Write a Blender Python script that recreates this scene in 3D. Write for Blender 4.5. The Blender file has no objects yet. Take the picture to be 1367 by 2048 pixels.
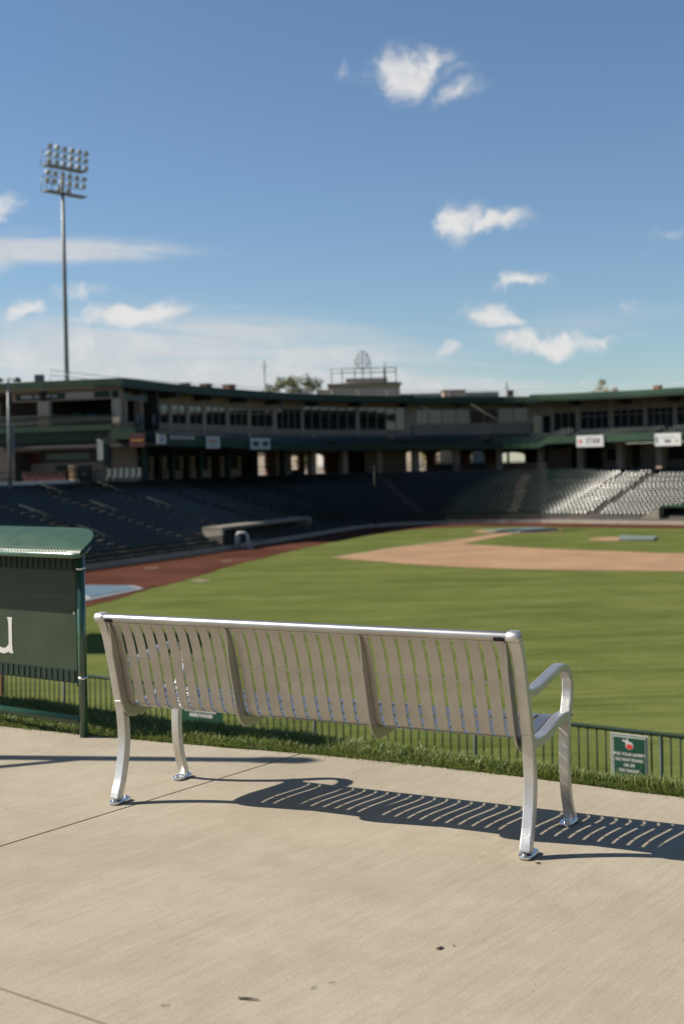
import bpy, math, random
from mathutils import Vector, Matrix
random.seed(7)
PI = math.pi
R_ = math.radians
S = bpy.context.scene
COL = S.collection

# ------------------------------------------------------------------ camera
CAM_H = 1.514
cam = bpy.data.cameras.new('camera')
co = bpy.data.objects.new('camera', cam)
COL.objects.link(co)
cam.sensor_fit = 'VERTICAL'
cam.sensor_height = 36.0
cam.lens = 45.0
cam.shift_y = -96.0 / 2048.0
cam.clip_end = 4000
cam.clip_start = 0.05
co.matrix_world = Matrix.Translation((0, 0, CAM_H)) @ Matrix.Rotation(PI / 2, 4, 'X') @ Matrix.Rotation(-0.022, 4, 'Z')
cam.dof.use_dof = True
cam.dof.focus_distance = 5.45
cam.dof.aperture_fstop = 2.8
cam.dof.aperture_blades = 0
S.camera = co

# ------------------------------------------------------------------ sun, sky
SUN_EL = R_(38.5)
SX, SY = -0.991, 0.134          # horizontal direction towards the sun
SUN_ROT = math.atan2(SX, SY)
sun = bpy.data.lights.new('sun', 'SUN')
sun.energy = 5.0
sun.angle = R_(0.53)
sun.color = (1.0, 0.915, 0.79)
so = bpy.data.objects.new('sun', sun)
COL.objects.link(so)
tosun = Vector((SX * math.cos(SUN_EL), SY * math.cos(SUN_EL), math.sin(SUN_EL)))
so.rotation_euler = tosun.to_track_quat('Z', 'Y').to_euler()
so.location = (-30, 5, 40)

S.view_settings.view_transform = 'Standard'
S.view_settings.look = 'None'
S.view_settings.exposure = 0.85
S.view_settings.gamma = 1.0
S.render.engine = 'CYCLES'
S.cycles.use_denoising = True
S.cycles.max_bounces = 8
S.cycles.sample_clamp_indirect = 6.0

W = bpy.data.worlds.new('World')
S.world = W
W.use_nodes = True
W.cycles.sampling_method = 'MANUAL'
W.cycles.sample_map_resolution = 512
wt = W.node_tree
wt.nodes.clear()


class NG:
    """small helper to write node graphs"""
    def __init__(s, tree):
        s.t = tree

    def n(s, kind, **kw):
        x = s.t.nodes.new(kind)
        for k, v in kw.items():
            setattr(x, k, v)
        return x

    def put(s, sock, v):
        if hasattr(v, 'is_output') or isinstance(v, bpy.types.NodeSocket):
            s.t.links.new(v, sock)
        else:
            sock.default_value = v

    def m(s, op, a, b=None, c=None, clamp=False):
        x = s.n('ShaderNodeMath', operation=op)
        x.use_clamp = clamp
        s.put(x.inputs[0], a)
        if b is not None:
            s.put(x.inputs[1], b)
        if c is not None:
            s.put(x.inputs[2], c)
        return x.outputs[0]

    def ss(s, v, lo, hi, a=0.0, b=1.0):
        x = s.n('ShaderNodeMapRange', interpolation_type='SMOOTHSTEP')
        s.put(x.inputs['Value'], v)
        s.put(x.inputs['From Min'], lo)
        s.put(x.inputs['From Max'], hi)
        s.put(x.inputs['To Min'], a)
        s.put(x.inputs['To Max'], b)
        return x.outputs['Result']

    def noise(s, vec, scale, detail=4, rough=0.55, dist=0.0):
        x = s.n('ShaderNodeTexNoise')
        s.put(x.inputs['Vector'], vec)
        x.inputs['Scale'].default_value = scale
        x.inputs['Detail'].default_value = detail
        x.inputs['Roughness'].default_value = rough
        x.inputs['Distortion'].default_value = dist
        return x.outputs['Fac']

    def xyz(s, x_, y_, z_):
        x = s.n('ShaderNodeCombineXYZ')
        for i, v in enumerate((x_, y_, z_)):
            s.put(x.inputs[i], v)
        return x.outputs[0]

    def mixc(s, f, a, b):
        x = s.n('ShaderNodeMix', data_type='RGBA')
        s.put(x.inputs['Factor'], f)
        s.put(x.inputs[6], a)
        s.put(x.inputs[7], b)
        return x.outputs[2]


g = NG(wt)
sky = g.n('ShaderNodeTexSky', sky_type='NISHITA')
sky.sun_disc = False
sky.sun_elevation = SUN_EL
sky.sun_rotation = SUN_ROT
sky.altitude = 250
sky.air_density = 1.05
sky.dust_density = 0.25
sky.ozone_density = 2.6
SKY_STRENGTH = 0.053
tc = g.n('ShaderNodeTexCoord')
sep = g.n('ShaderNodeSeparateXYZ')
wt.links.new(tc.outputs['Generated'], sep.inputs[0])
dx, dy, dz = sep.outputs
ydiv = g.m('MAXIMUM', g.m('ABSOLUTE', dy), 0.02)
U = g.m('DIVIDE', dx, ydiv)          # tangent of azimuth
V = g.m('DIVIDE', dz, ydiv)          # tangent of elevation
front = g.m('GREATER_THAN', dy, 0.02)
pv0 = g.xyz(U, V, 0.0)


def warp(vec, scale, amt, sx=1.0, sy=1.0):
    """push the coordinates about with a noise so that outlines fray"""
    nt_ = g.n('ShaderNodeTexNoise')
    wt.links.new(vec, nt_.inputs['Vector'])
    nt_.inputs['Scale'].default_value = scale
    nt_.inputs['Detail'].default_value = 4
    nt_.inputs['Roughness'].default_value = 0.55
    sb = g.n('ShaderNodeVectorMath', operation='SUBTRACT')
    wt.links.new(nt_.outputs['Color'], sb.inputs[0])
    sb.inputs[1].default_value = (0.5, 0.5, 0.5)
    ml = g.n('ShaderNodeVectorMath', operation='MULTIPLY')
    wt.links.new(sb.outputs[0], ml.inputs[0])
    ml.inputs[1].default_value = (amt * sx, amt * sy, 0)
    ad = g.n('ShaderNodeVectorMath', operation='ADD')
    wt.links.new(vec, ad.inputs[0])
    wt.links.new(ml.outputs[0], ad.inputs[1])
    return ad.outputs[0]


pv = warp(warp(pv0, 26.0, 0.040, 1.2, 0.75), 75.0, 0.013)
pvs = warp(pv0, 7.0, 0.04, 1.6, 0.35)
n_big = g.noise(pv, 42.0, 7, 0.60, 0.2)
n_small = g.noise(pv, 150.0, 4, 0.6, 0.2)
nz = g.m('ADD', g.m('MULTIPLY', g.m('SUBTRACT', n_big, 0.5), 1.5), g.m('MULTIPLY', g.m('SUBTRACT', n_small, 0.5), 0.5))
# cumulus: (azimuth tan, elevation tan, half width, half height, tilt, strength); a cloud is several overlapping lobes
CUM = [
    (0.055, 0.304, .026, .020, .35, 1.05), (0.072, 0.315, .022, .012, .1, .9), (0.094, 0.287, .026, .009, .35, .75), (0.098, 0.305, .016, .006, .2, .5),
    (0.012, 0.306, .010, .012, .4, .5), (0.108, 0.306, .010, .005, .6, .25),
    (0.096, 0.189, .017, .014, -.3, 1.15), (0.125, 0.188, .026, .008, .12, 1.05),
    (0.143, 0.140, .022, .006, .12, .95), (0.117, 0.114, .024, .010, -.12, 1.15), (0.132, 0.110, .014, .007, 0, .9),
    (0.165, 0.091, .030, .009, .05, 1.15), (0.140, 0.092, .018, .010, .1, 1.1), (0.200, 0.092, .022, .006, .1, .75),
    (0.080, 0.088, .014, .005, .05, .75), (0.190, 0.062, .016, .006, 0, .7),
    (-0.270, 0.200, .024, .013, .55, .85), (-0.205, 0.142, .034, .008, .15, .6),
    (-0.160, 0.122, .042, .010, -.03, 1.2), (-0.135, 0.120, .022, .008, -.05, 1.0), (-0.245, 0.126, .016, .009, .45, .95),
    (0.262, 0.174, .034, .007, .1, .45), (0.235, 0.155, .012, .007, .1, .35), (0.225, 0.118, .030, .006, .15, .4),
    (0.240, 0.100, .030, .005, .2, .4),
]


def lobe(cx, cy, rx, ry, rot, st, pv=pv):
    mp_ = g.n('ShaderNodeMapping', vector_type='TEXTURE')
    wt.links.new(pv, mp_.inputs['Vector'])
    mp_.inputs['Location'].default_value = (cx, cy, 0)
    mp_.inputs['Rotation'].default_value = (0, 0, rot)
    mp_.inputs['Scale'].default_value = (rx, ry, 1)
    dt = g.n('ShaderNodeVectorMath', operation='DOT_PRODUCT')
    wt.links.new(mp_.outputs[0], dt.inputs[0])
    wt.links.new(mp_.outputs[0], dt.inputs[1])
    return g.m('MULTIPLY', g.m('POWER', 0.472, dt.outputs['Value']), st)


acc = None
for L_ in CUM:
    l_ = lobe(*L_)
    acc = l_ if acc is None else g.m('MAXIMUM', acc, l_)
cum = g.ss(g.m('ADD', acc, g.m('MULTIPLY', nz, g.m('MINIMUM', 0.7, g.m('MULTIPLY', acc, 1.5)))), 0.22, 1.05)
# long smooth streaks low on the left and veils near the horizon
sv = g.xyz(g.m('MULTIPLY', U, 0.10), g.m('ADD', V, g.m('MULTIPLY', U, 0.06)), 0.3)
n_str = g.noise(sv, 60.0, 6, 0.58, 0.8)
STR = [(-0.12, 0.072, .175, .038, -.06, 1.5), (-0.235, 0.172, .105, .0085, -.03, 1.15), (-.27, .168, .035, .013, .3, .9),
       (-0.03, 0.060, .17, .026, -.04, 1.0), (0.06, 0.085, .06, .006, .03, .5), (-.25, .06, .10, .02, .1, .8),
       (.17, .104, .14, .012, .12, .35), (.25, .06, .12, .01, .05, .28)]
acs = None
for L_ in STR:
    l_ = lobe(*L_, pv=pvs)
    acs = l_ if acs is None else g.m('MAXIMUM', acs, l_)
stre = g.ss(g.m('ADD', acs, g.m('MULTIPLY', g.m('SUBTRACT', n_str, 0.5), g.m('MULTIPLY', acs, 2.6))), 0.12, 1.05)
# the rest of the sky: the same kind of scattered cloud
gv = g.n('ShaderNodeMapping')
wt.links.new(tc.outputs['Generated'], gv.inputs['Vector'])
gv.inputs['Scale'].default_value = (1, 1, 3.2)
n_gen = g.noise(gv.outputs[0], 3.1, 7, 0.6, 0.3)
gen = g.m('MULTIPLY', g.ss(n_gen, 0.58, 0.72), g.ss(dz, 0.02, 0.12))
outside = g.m('MAXIMUM', g.m('SUBTRACT', 1.0, front), g.m('MAXIMUM', g.ss(g.m('ABSOLUTE', U), 0.30, 0.5), g.ss(V, 0.38, 0.5)))
gen = g.m('MULTIPLY', gen, outside)
mask = g.m('MULTIPLY', g.m('MAXIMUM', g.m('MULTIPLY', cum, 0.93), g.m('MULTIPLY', stre, 0.80)), front)
mask = g.m('MAXIMUM', mask, g.m('MULTIPLY', gen, 0.85), clamp=True)
shade = g.ss(g.m('ADD', n_big, g.m('MULTIPLY', cum, 0.35)), 0.35, 0.95)
ccol = g.mixc(shade, (0.74, 0.755, 0.775, 1), (0.95, 0.935, 0.915, 1))
bg1 = g.n('ShaderNodeBackground')
tint = g.n('ShaderNodeMix', data_type='RGBA', blend_type='MULTIPLY')
tint.inputs['Factor'].default_value = 1.0
wt.links.new(sky.outputs[0], tint.inputs[6])
tint.inputs[7].default_value = (0.945, 1.035, 1.115, 1)
wt.links.new(tint.outputs[2], bg1.inputs[0])
bg1.inputs[1].default_value = SKY_STRENGTH
bg2 = g.n('ShaderNodeBackground')
wt.links.new(ccol, bg2.inputs[0])
bg2.inputs[1].default_value = 0.47
mx = g.n('ShaderNodeMixShader')
wt.links.new(mask, mx.inputs[0])
wt.links.new(bg1.outputs[0], mx.inputs[1])
wt.links.new(bg2.outputs[0], mx.inputs[2])
ow = g.n('ShaderNodeOutputWorld')
wt.links.new(mx.outputs[0], ow.inputs[0])

# ------------------------------------------------------------------ materials
M = {}


ALB = 0.82      # overall albedo level that goes with the exposure above


def mat(key, col, rough=0.6, metal=0.0, var=0.0, scale=4.0, bump=0.0, bscale=60.0, spec=0.5, coat=0.0, coat_rough=0.1,
        stretch=(1, 1, 1), col2=None, coords='Object'):
    if metal < 0.5:
        col = tuple(x * ALB for x in col)
    m_ = bpy.data.materials.new(key)
    m_.use_nodes = True
    t = m_.node_tree
    b = t.nodes['Principled BSDF']
    q = NG(t)
    b.inputs['Roughness'].default_value = rough
    b.inputs['Metallic'].default_value = metal
    b.inputs['Specular IOR Level'].default_value = spec
    b.inputs['Coat Weight'].default_value = coat
    b.inputs['Coat Roughness'].default_value = coat_rough
    c4 = (*col, 1)
    if var > 0 or col2 or bump > 0:
        tcn = q.n('ShaderNodeTexCoord')
        mp = q.n('ShaderNodeMapping')
        t.links.new(tcn.outputs[coords], mp.inputs[0])
        mp.inputs['Scale'].default_value = stretch
    if var > 0 or col2:
        f = q.noise(mp.outputs[0], scale, 5, 0.6)
        lo = col2 if col2 else tuple(max(0, x * (1 - var)) for x in col)
        hi = col if col2 else tuple(min(1, x * (1 + var)) for x in col)
        t.links.new(q.mixc(q.ss(f, 0.3, 0.7), (*lo, 1), (*hi, 1)), b.inputs['Base Color'])
        if metal < 0.5:
            t.links.new(q.ss(f, 0.2, 0.8, max(0.02, rough - 0.08), min(1, rough + 0.08)), b.inputs['Roughness'])
    else:
        b.inputs['Base Color'].default_value = c4
    if bump > 0:
        bn = q.n('ShaderNodeBump')
        bn.inputs['Strength'].default_value = bump
        bn.inputs['Distance'].default_value = 0.01
        t.links.new(q.noise(mp.outputs[0], bscale, 4, 0.6), bn.inputs['Height'])
        t.links.new(bn.outputs[0], b.inputs['Normal'])
    M[key] = m_
    return m_


mat('aluminium', (0.445, 0.43, 0.408), 0.34, 0.94, var=0.10, scale=5, bump=0.06, bscale=300)
mat('cast_aluminium', (0.585, 0.57, 0.545), 0.40, 0.90, var=0.07, scale=14, bump=0.16, bscale=120)
mat('polished_plate', (0.70, 0.70, 0.69), 0.26, 1.0, var=0.05, scale=14)
mat('steel_bolt', (0.5, 0.5, 0.5), 0.3, 1.0)
mat('hollow', (0.012, 0.012, 0.012), 0.8)
mat('green_gloss', (0.028, 0.095, 0.052), 0.28, 0.0, var=0.08, scale=5, coat=0.8, coat_rough=0.10)
mat('green_panel', (0.036, 0.056, 0.034), 0.38, 0.0, var=0.14, scale=2.5, spec=0.3, coat=0.08, coat_rough=0.18, bump=0.03, bscale=20)
mat('green_rib', (0.020, 0.036, 0.023), 0.45, var=0.1, spec=0.3)
mat('green_dark', (0.008, 0.026, 0.017), 0.5, var=0.2, scale=3, spec=0.3)
mat('green_rail', (0.005, 0.025, 0.015), 0.6, var=0.15, scale=3, spec=0.2)
mat('green_canopy', (0.022, 0.066, 0.034), 0.5, var=0.1, scale=6, spec=0.35)
mat('green_fascia', (0.012, 0.044, 0.022), 0.55, spec=0.3, var=0.2, scale=0.6)
mat('letter_white', (0.62, 0.60, 0.56), 0.5, var=0.03)
mat('white_paint', (0.50, 0.51, 0.51), 0.5, var=0.06, scale=3)
mat('tan_wall', (0.300, 0.228, 0.176), 0.85, var=0.12, scale=0.5)
mat('tan_trim', (0.36, 0.30, 0.24), 0.8, var=0.1, scale=0.8)
mat('cream_wall', (0.34, 0.285, 0.215), 0.85, var=0.1, scale=0.3)
mat('brick_wall', (0.22, 0.10, 0.07), 0.85, var=0.2, scale=1.0)
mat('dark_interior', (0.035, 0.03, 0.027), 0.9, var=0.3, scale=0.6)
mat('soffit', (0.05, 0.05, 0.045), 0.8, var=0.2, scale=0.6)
mat('glass', (0.012, 0.014, 0.016), 0.04, spec=0.9)
mat('window_frame', (0.27, 0.235, 0.20), 0.5, var=0.1)
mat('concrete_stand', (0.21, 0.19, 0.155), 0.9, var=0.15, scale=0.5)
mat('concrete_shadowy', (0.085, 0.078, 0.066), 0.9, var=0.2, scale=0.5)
mat('concrete_pale', (0.33, 0.29, 0.235), 0.85, var=0.12, scale=0.6)
mat('seat_plastic', (0.004, 0.012, 0.0075), 0.30, var=0.2, scale=0.3, spec=0.34)
mat('deck_shade', (0.03, 0.032, 0.03), 0.9, var=0.2, scale=0.5, spec=0.2)  # concrete tiers darkened in colour to stand for shade under the roof
mat('roof_top', (0.24, 0.22, 0.19), 0.9, var=0.1, scale=0.4)
mat('galvanised', (0.20, 0.215, 0.20), 0.5, 0.3, var=0.15, scale=2)
mat('lamp_lens', (0.55, 0.52, 0.44), 0.2, 0.0)
mat('lamp_case', (0.62, 0.59, 0.52), 0.45, var=0.1)
mat('vent_dark', (0.08, 0.075, 0.06), 0.6, var=0.1)
mat('red_sign', (0.075, 0.007, 0.010), 0.5, var=0.05)
mat('yellow_print', (0.45, 0.22, 0.02), 0.5)
mat('red_print', (0.55, 0.03, 0.02), 0.5)
mat('blue_print', (0.04, 0.08, 0.28), 0.5)
mat('black_print', (0.02, 0.02, 0.022), 0.6)
mat('sign_green', (0.010, 0.060, 0.036), 0.4, var=0.05)
mat('tarp_blue', (0.10, 0.165, 0.205), 0.5, var=0.15, scale=0.6)
mat('tarp_teal', (0.165, 0.215, 0.195), 0.5, var=0.12, scale=0.5)
mat('tarp_edge', (0.27, 0.28, 0.28), 0.6, var=0.1, scale=0.8)
mat('worn_turf', (0.16, 0.135, 0.06), 0.9, var=0.2, scale=0.8)
mat('chalk', (0.35, 0.32, 0.26), 0.9, var=0.1)
mat('bark', (0.09, 0.065, 0.045), 0.9, var=0.3, scale=6)
mat('leaf_olive', (0.165, 0.175, 0.05), 0.7, var=0.35, scale=0.8)
mat('leaf_yellow', (0.28, 0.24, 0.045), 0.7, var=0.35, scale=0.8)
mat('leaf_rust', (0.24, 0.13, 0.05), 0.7, var=0.35, scale=0.8)
mat('dry_leaf', (0.045, 0.032, 0.024), 0.8, var=0.3, scale=60)
mat('yellow_post', (0.30, 0.13, 0.012), 0.6, var=0.1)
mat('bottle_blue', (0.03, 0.06, 0.15), 0.4)
mat('clay_dirt', (0.325, 0.212, 0.132), 0.95, spec=0.0, var=0.12, scale=0.25)
mat('track_dirt', (0.092, 0.040, 0.029), 0.95, spec=0.0, var=0.25, scale=0.2)
mat('awning_green', (0.02, 0.07, 0.05), 0.6, var=0.1)
mat('banner_cloth', (0.15, 0.18, 0.18), 0.7, var=0.15)


def leafify(key):
    m_ = M[key]
    t = m_.node_tree
    b = t.nodes['Principled BSDF']
    b.inputs['Transmission Weight'].default_value = 0.0
    b.inputs['Subsurface Weight'].default_value = 0.0


# turf of the ball field: mowing bands, thin worn lines, tufts
def turf_mat():
    m_ = bpy.data.materials.new('field_turf')
    m_.use_nodes = True
    t = m_.node_tree
    q = NG(t)
    b = t.nodes['Principled BSDF']
    tcn = q.n('ShaderNodeTexCoord')
    sp = q.n('ShaderNodeSeparateXYZ')
    t.links.new(tcn.outputs['Object'], sp.inputs[0])
    x, y, z = sp.outputs
    yy = q.m('ADD', y, q.m('MULTIPLY', x, -0.055))
    wob = q.noise(tcn.outputs['Object'], 0.05, 3, 0.5)
    band = q.m('SINE', q.m('ADD', q.m('MULTIPLY', yy, 1.26), q.m('MULTIPLY', wob, 3.0)))
    streak = q.noise(q.xyz(q.m('MULTIPLY', x, 0.05), yy, 0.0), 1.35, 5, 0.62)
    streak2 = q.noise(q.xyz(q.m('MULTIPLY', x, 0.12), yy, 4.0), 3.6, 3, 0.6)
    patch = q.noise(tcn.outputs['Object'], 0.16, 5, 0.6)
    fine = q.noise(tcn.outputs['Object'], 7.0, 4, 0.7)
    f = q.m('ADD', q.m('MULTIPLY', band, 0.03), q.m('ADD', q.m('MULTIPLY', streak, 0.42), q.m('ADD', q.m('MULTIPLY', streak2, 0.62), q.m('MULTIPLY', patch, 0.42))))
    f = q.m('ADD', f, q.m('MULTIPLY', q.m('SUBTRACT', fine, 0.5), 0.35))
    c = q.mixc(q.ss(f, 0.42, 1.02), (0.048, 0.066, 0.016, 1), (0.126, 0.142, 0.047, 1))
    dry = q.ss(q.m('ADD', streak2, q.m('MULTIPLY', patch, 0.4)), 0.82, 0.98)
    c = q.mixc(q.m('MULTIPLY', dry, 0.55), c, (0.155, 0.135, 0.05, 1))
    t.links.new(c, b.inputs['Base Color'])
    b.inputs['Roughness'].default_value = 0.85
    b.inputs['Specular IOR Level'].default_value = 0.0
    bn = q.n('ShaderNodeBump')
    bn.inputs['Strength'].default_value = 0.6
    bn.inputs['Distance'].default_value = 0.05
    t.links.new(fine, bn.inputs['Height'])
    t.links.new(bn.outputs[0], b.inputs['Normal'])
    M['field_turf'] = m_


turf_mat()


# broomed concrete of the walkway
def concrete_mat():
    m_ = bpy.data.materials.new('broomed_concrete')
    m_.use_nodes = True
    t = m_.node_tree
    q = NG(t)
    b = t.nodes['Principled BSDF']
    tcn = q.n('ShaderNodeTexCoord')
    oc = tcn.outputs['Object']
    mp = q.n('ShaderNodeMapping')
    t.links.new(oc, mp.inputs[0])
    mp.inputs['Rotation'].default_value = (0, 0, R_(-53))
    mp2 = q.n('ShaderNodeMapping')
    t.links.new(mp.outputs[0], mp2.inputs[0])
    mp2.inputs['Scale'].default_value = (0.035, 1, 1)
    broom = q.noise(mp2.outputs[0], 150, 3, 0.7)
    broom2 = q.noise(mp2.outputs[0], 34, 4, 0.65)
    big = q.noise(oc, 0.9, 5, 0.6, 0.4)
    mid = q.noise(oc, 6.0, 6, 0.65)
    grit = q.noise(oc, 95.0, 4, 0.8)
    f = q.m('ADD', q.m('MULTIPLY', big, 0.42), q.m('ADD', q.m('MULTIPLY', mid, 0.30), q.m('MULTIPLY', broom2, 0.28)))
    c = q.mixc(q.ss(f, 0.34, 0.66), (0.262, 0.228, 0.170, 1), (0.336, 0.302, 0.237, 1))
    c = q.mixc(q.m('MULTIPLY', q.ss(grit, 0.50, 0.70), 0.60), c, (0.165, 0.132, 0.09, 1))
    c = q.mixc(q.m('MULTIPLY', q.ss(broom, 0.50, 0.74), 0.30), c, (0.15, 0.12, 0.08, 1))
    # small dark pits and flecks
    vo = q.n('ShaderNodeTexVoronoi')
    t.links.new(oc, vo.inputs['Vector'])
    vo.inputs['Scale'].default_value = 6.5
    pick = q.noise(oc, 2.3, 2, 0.5)
    fleck = q.m('MULTIPLY', q.ss(vo.outputs['Distance'], 0.05, 0.015), q.ss(pick, 0.46, 0.54))
    c = q.mixc(q.m('MULTIPLY', fleck, 0.55), c, (0.09, 0.07, 0.05, 1))
    # brown sandy smears
    mp3 = q.n('ShaderNodeMapping')
    t.links.new(mp.outputs[0], mp3.inputs[0])
    mp3.inputs['Scale'].default_value = (0.22, 1, 1)
    smear = q.noise(mp3.outputs[0], 5.0, 5, 0.7)
    c = q.mixc(q.m('MULTIPLY', q.ss(smear, 0.57, 0.74), 0.28), c, (0.185, 0.14, 0.085, 1))
    t.links.new(c, b.inputs['Base Color'])
    b.inputs['Roughness'].default_value = 0.88
    b.inputs['Specular IOR Level'].default_value = 0.1
    bn = q.n('ShaderNodeBump')
    bn.inputs['Strength'].default_value = 0.35
    bn.inputs['Distance'].default_value = 0.004
    t.links.new(q.m('ADD', broom, q.m('MULTIPLY', grit, 0.8)), bn.inputs['Height'])
    t.links.new(bn.outputs[0], b.inputs['Normal'])
    M['broomed_concrete'] = m_


concrete_mat()


def blade_mat():
    m_ = bpy.data.materials.new('grass_blade')
    m_.use_nodes = True
    t = m_.node_tree
    q = NG(t)
    b = t.nodes['Principled BSDF']
    at_ = q.n('ShaderNodeAttribute')
    at_.attribute_name = 'tint'
    tn = at_.outputs['Fac']
    c = q.mixc(q.ss(tn, 0.0, 0.55), (0.055, 0.095, 0.016, 1), (0.172, 0.212, 0.052, 1))
    c = q.mixc(q.ss(tn, 0.72, 1.0), c, (0.30, 0.29, 0.12, 1))
    t.links.new(c, b.inputs['Base Color'])
    b.inputs['Roughness'].default_value = 0.5
    tr = q.n('ShaderNodeBsdfTranslucent')
    t.links.new(c, tr.inputs[0])
    mxs = q.n('ShaderNodeMixShader')
    mxs.inputs[0].default_value = 0.36
    t.links.new(b.outputs[0], mxs.inputs[1])
    t.links.new(tr.outputs[0], mxs.inputs[2])
    t.links.new(mxs.outputs[0], t.nodes['Material Output'].inputs[0])
    M['grass_blade'] = m_


blade_mat()
mat('soil', (0.035, 0.05, 0.014), 0.95, var=0.3, scale=9)


def net_mat(key, dens, col):
    m_ = bpy.data.materials.new(key)
    m_.use_nodes = True
    t = m_.node_tree
    q = NG(t)
    b = t.nodes['Principled BSDF']
    b.inputs['Base Color'].default_value = (*col, 1)
    b.inputs['Roughness'].default_value = 0.8
    b.inputs['Alpha'].default_value = dens
    M[key] = m_


net_mat('netting', 0.22, (0.02, 0.018, 0.016))
net_mat('mesh_guard', 0.6, (0.008, 0.014, 0.013))


# ------------------------------------------------------------------ mesh helpers
ORD = ['first', 'second', 'third', 'fourth', 'fifth', 'sixth', 'seventh', 'eighth', 'ninth', 'tenth', 'eleventh', 'twelfth', 'thirteenth', 'fourteenth']

class MB:
    def __init__(s):
        s.v, s.f, s.sm = [], [], []

    def add(s, vs, fs, smooth=False):
        o = len(s.v)
        s.v += [tuple(v) for v in vs]
        s.f += [tuple(i + o for i in f) for f in fs]
        s.sm += [smooth] * len(fs)
        return s

    def box(s, c, size, rz=0.0, bev=0.0):
        x, y, z = (k / 2 for k in size)
        cs, sn = math.cos(rz), math.sin(rz)
        vs = []
        for dz_ in (-z, z):
            for dx_, dy_ in ((-x, -y), (x, -y), (x, y), (-x, y)):
                vs.append((c[0] + dx_ * cs - dy_ * sn, c[1] + dx_ * sn + dy_ * cs, c[2] + dz_))
        return s.add(vs, [(3, 2, 1, 0), (4, 5, 6, 7), (0, 1, 5, 4), (1, 2, 6, 5), (2, 3, 7, 6), (3, 0, 4, 7)])

    def prism(s, poly, z0, z1):
        n = len(poly)
        vs = [(p[0], p[1], z0) for p in poly] + [(p[0], p[1], z1) for p in poly]
        fs = [tuple(range(n - 1, -1, -1)), tuple(range(n, 2 * n))]
        fs += [(i, (i + 1) % n, n + (i + 1) % n, n + i) for i in range(n)]
        return s.add(vs, fs)

    def tube(s, pts, r, n=10, cap=True):
        pts = [Vector(p) for p in pts]
        k = len(pts)
        rr = r if isinstance(r, (list, tuple)) else [r] * k
        up = None
        vs = []
        for i, p in enumerate(pts):
            d = (pts[min(i + 1, k - 1)] - pts[max(i - 1, 0)]).normalized()
            if up is None:
                a = Vector((0, 0, 1)) if abs(d.z) < 0.9 else Vector((1, 0, 0))
                up = a.cross(d).normalized()
            else:
                up = (up - d * up.dot(d)).normalized()
            w = d.cross(up)
            for j in range(n):
                t = 2 * PI * j / n
                vs.append(p + (up * math.cos(t) + w * math.sin(t)) * rr[i])
        fs = []
        for i in range(k - 1):
            for j in range(n):
                a, b = i * n + j, i * n + (j + 1) % n
                fs.append((a, b, b + n, a + n))
        s.add(vs, fs, True)
        if cap:
            o = len(s.v) - len(vs)
            s.f += [tuple(o + j for j in range(n - 1, -1, -1)), tuple(o + (k - 1) * n + j for j in range(n))]
            s.sm += [False, False]
        return s

    def quad(s, a, b, c, d):
        return s.add([a, b, c, d], [(0, 1, 2, 3)])

    def build(s, name, m_, parent=None, bevel=0.0, seg=2, auto=True):
        me = bpy.data.meshes.new(name)
        me.from_pydata(s.v, [], s.f)
        me.polygons.foreach_set('use_smooth', s.sm)
        me.update()
        if m_:
            me.materials.append(M[m_])
        o = bpy.data.objects.new(name, me)
        COL.objects.link(o)
        if parent is not None:
            o.parent = parent
        if bevel > 0:
            b = o.modifiers.new('bevel', 'BEVEL')
            b.width = bevel
            b.segments = seg
            b.limit_method = 'ANGLE'
            b.angle_limit = R_(35)
        return o


def tag(o, label=None, cat=None, group=None, kind=None):
    if label:
        o['label'] = label
    if cat:
        o['category'] = cat
    if group:
        o['group'] = group
    if kind:
        o['kind'] = kind
    return o


def thing(name, label, cat, loc=(0, 0, 0), rz=0.0, group=None):
    o = bpy.data.objects.new(name, None)
    o.empty_display_size = 0.1
    COL.objects.link(o)
    o.location = loc
    o.rotation_euler = (0, 0, rz)
    return tag(o, label, cat, group)


def part(src_mesh, name, parent, loc=(0, 0, 0), rz=0.0):
    o = bpy.data.objects.new(name, src_mesh)
    COL.objects.link(o)
    o.parent = parent
    o.location = loc
    o.rotation_euler = (0, 0, rz)
    return o


def text_obj(name, body, size, m_, parent, depth=0.0, align='CENTER', bold=0.0, shear=0.0, spacing=1.0):
    """flat lettering as a mesh lying in the local xz plane, facing -y"""
    cu = bpy.data.curves.new(name, 'FONT')
    cu.body = body
    cu.size = size
    cu.align_x = align
    cu.align_y = 'CENTER'
    cu.extrude = depth
    cu.offset = bold
    cu.shear = shear
    cu.space_character = spacing
    tmp = bpy.data.objects.new(name, cu)
    COL.objects.link(tmp)
    bpy.context.view_layer.update()
    dg = bpy.context.evaluated_depsgraph_get()
    me = bpy.data.meshes.new_from_object(tmp.evaluated_get(dg))
    COL.objects.unlink(tmp)
    bpy.data.objects.remove(tmp)
    me.transform(Matrix.Rotation(PI / 2, 4, 'X'))
    me.materials.clear()
    me.materials.append(M[m_])
    o = bpy.data.objects.new(name, me)
    COL.objects.link(o)
    o.parent = parent
    return o


def catmull(pts, n=20):
    P = [Vector(p) for p in pts]
    P = [2 * P[0] - P[1]] + P + [2 * P[-1] - P[-2]]
    out = []
    for i in range(1, len(P) - 2):
        for k in range(n):
            t = k / n
            out.append(.5 * ((2 * P[i]) + (P[i + 1] - P[i - 1]) * t + (2 * P[i - 1] - 5 * P[i] + 4 * P[i + 1] - P[i + 2]) * t * t
                             + (-P[i - 1] + 3 * P[i] - 3 * P[i + 1] + P[i + 2]) * t ** 3))
    out.append(P[-2])
    return out


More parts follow.
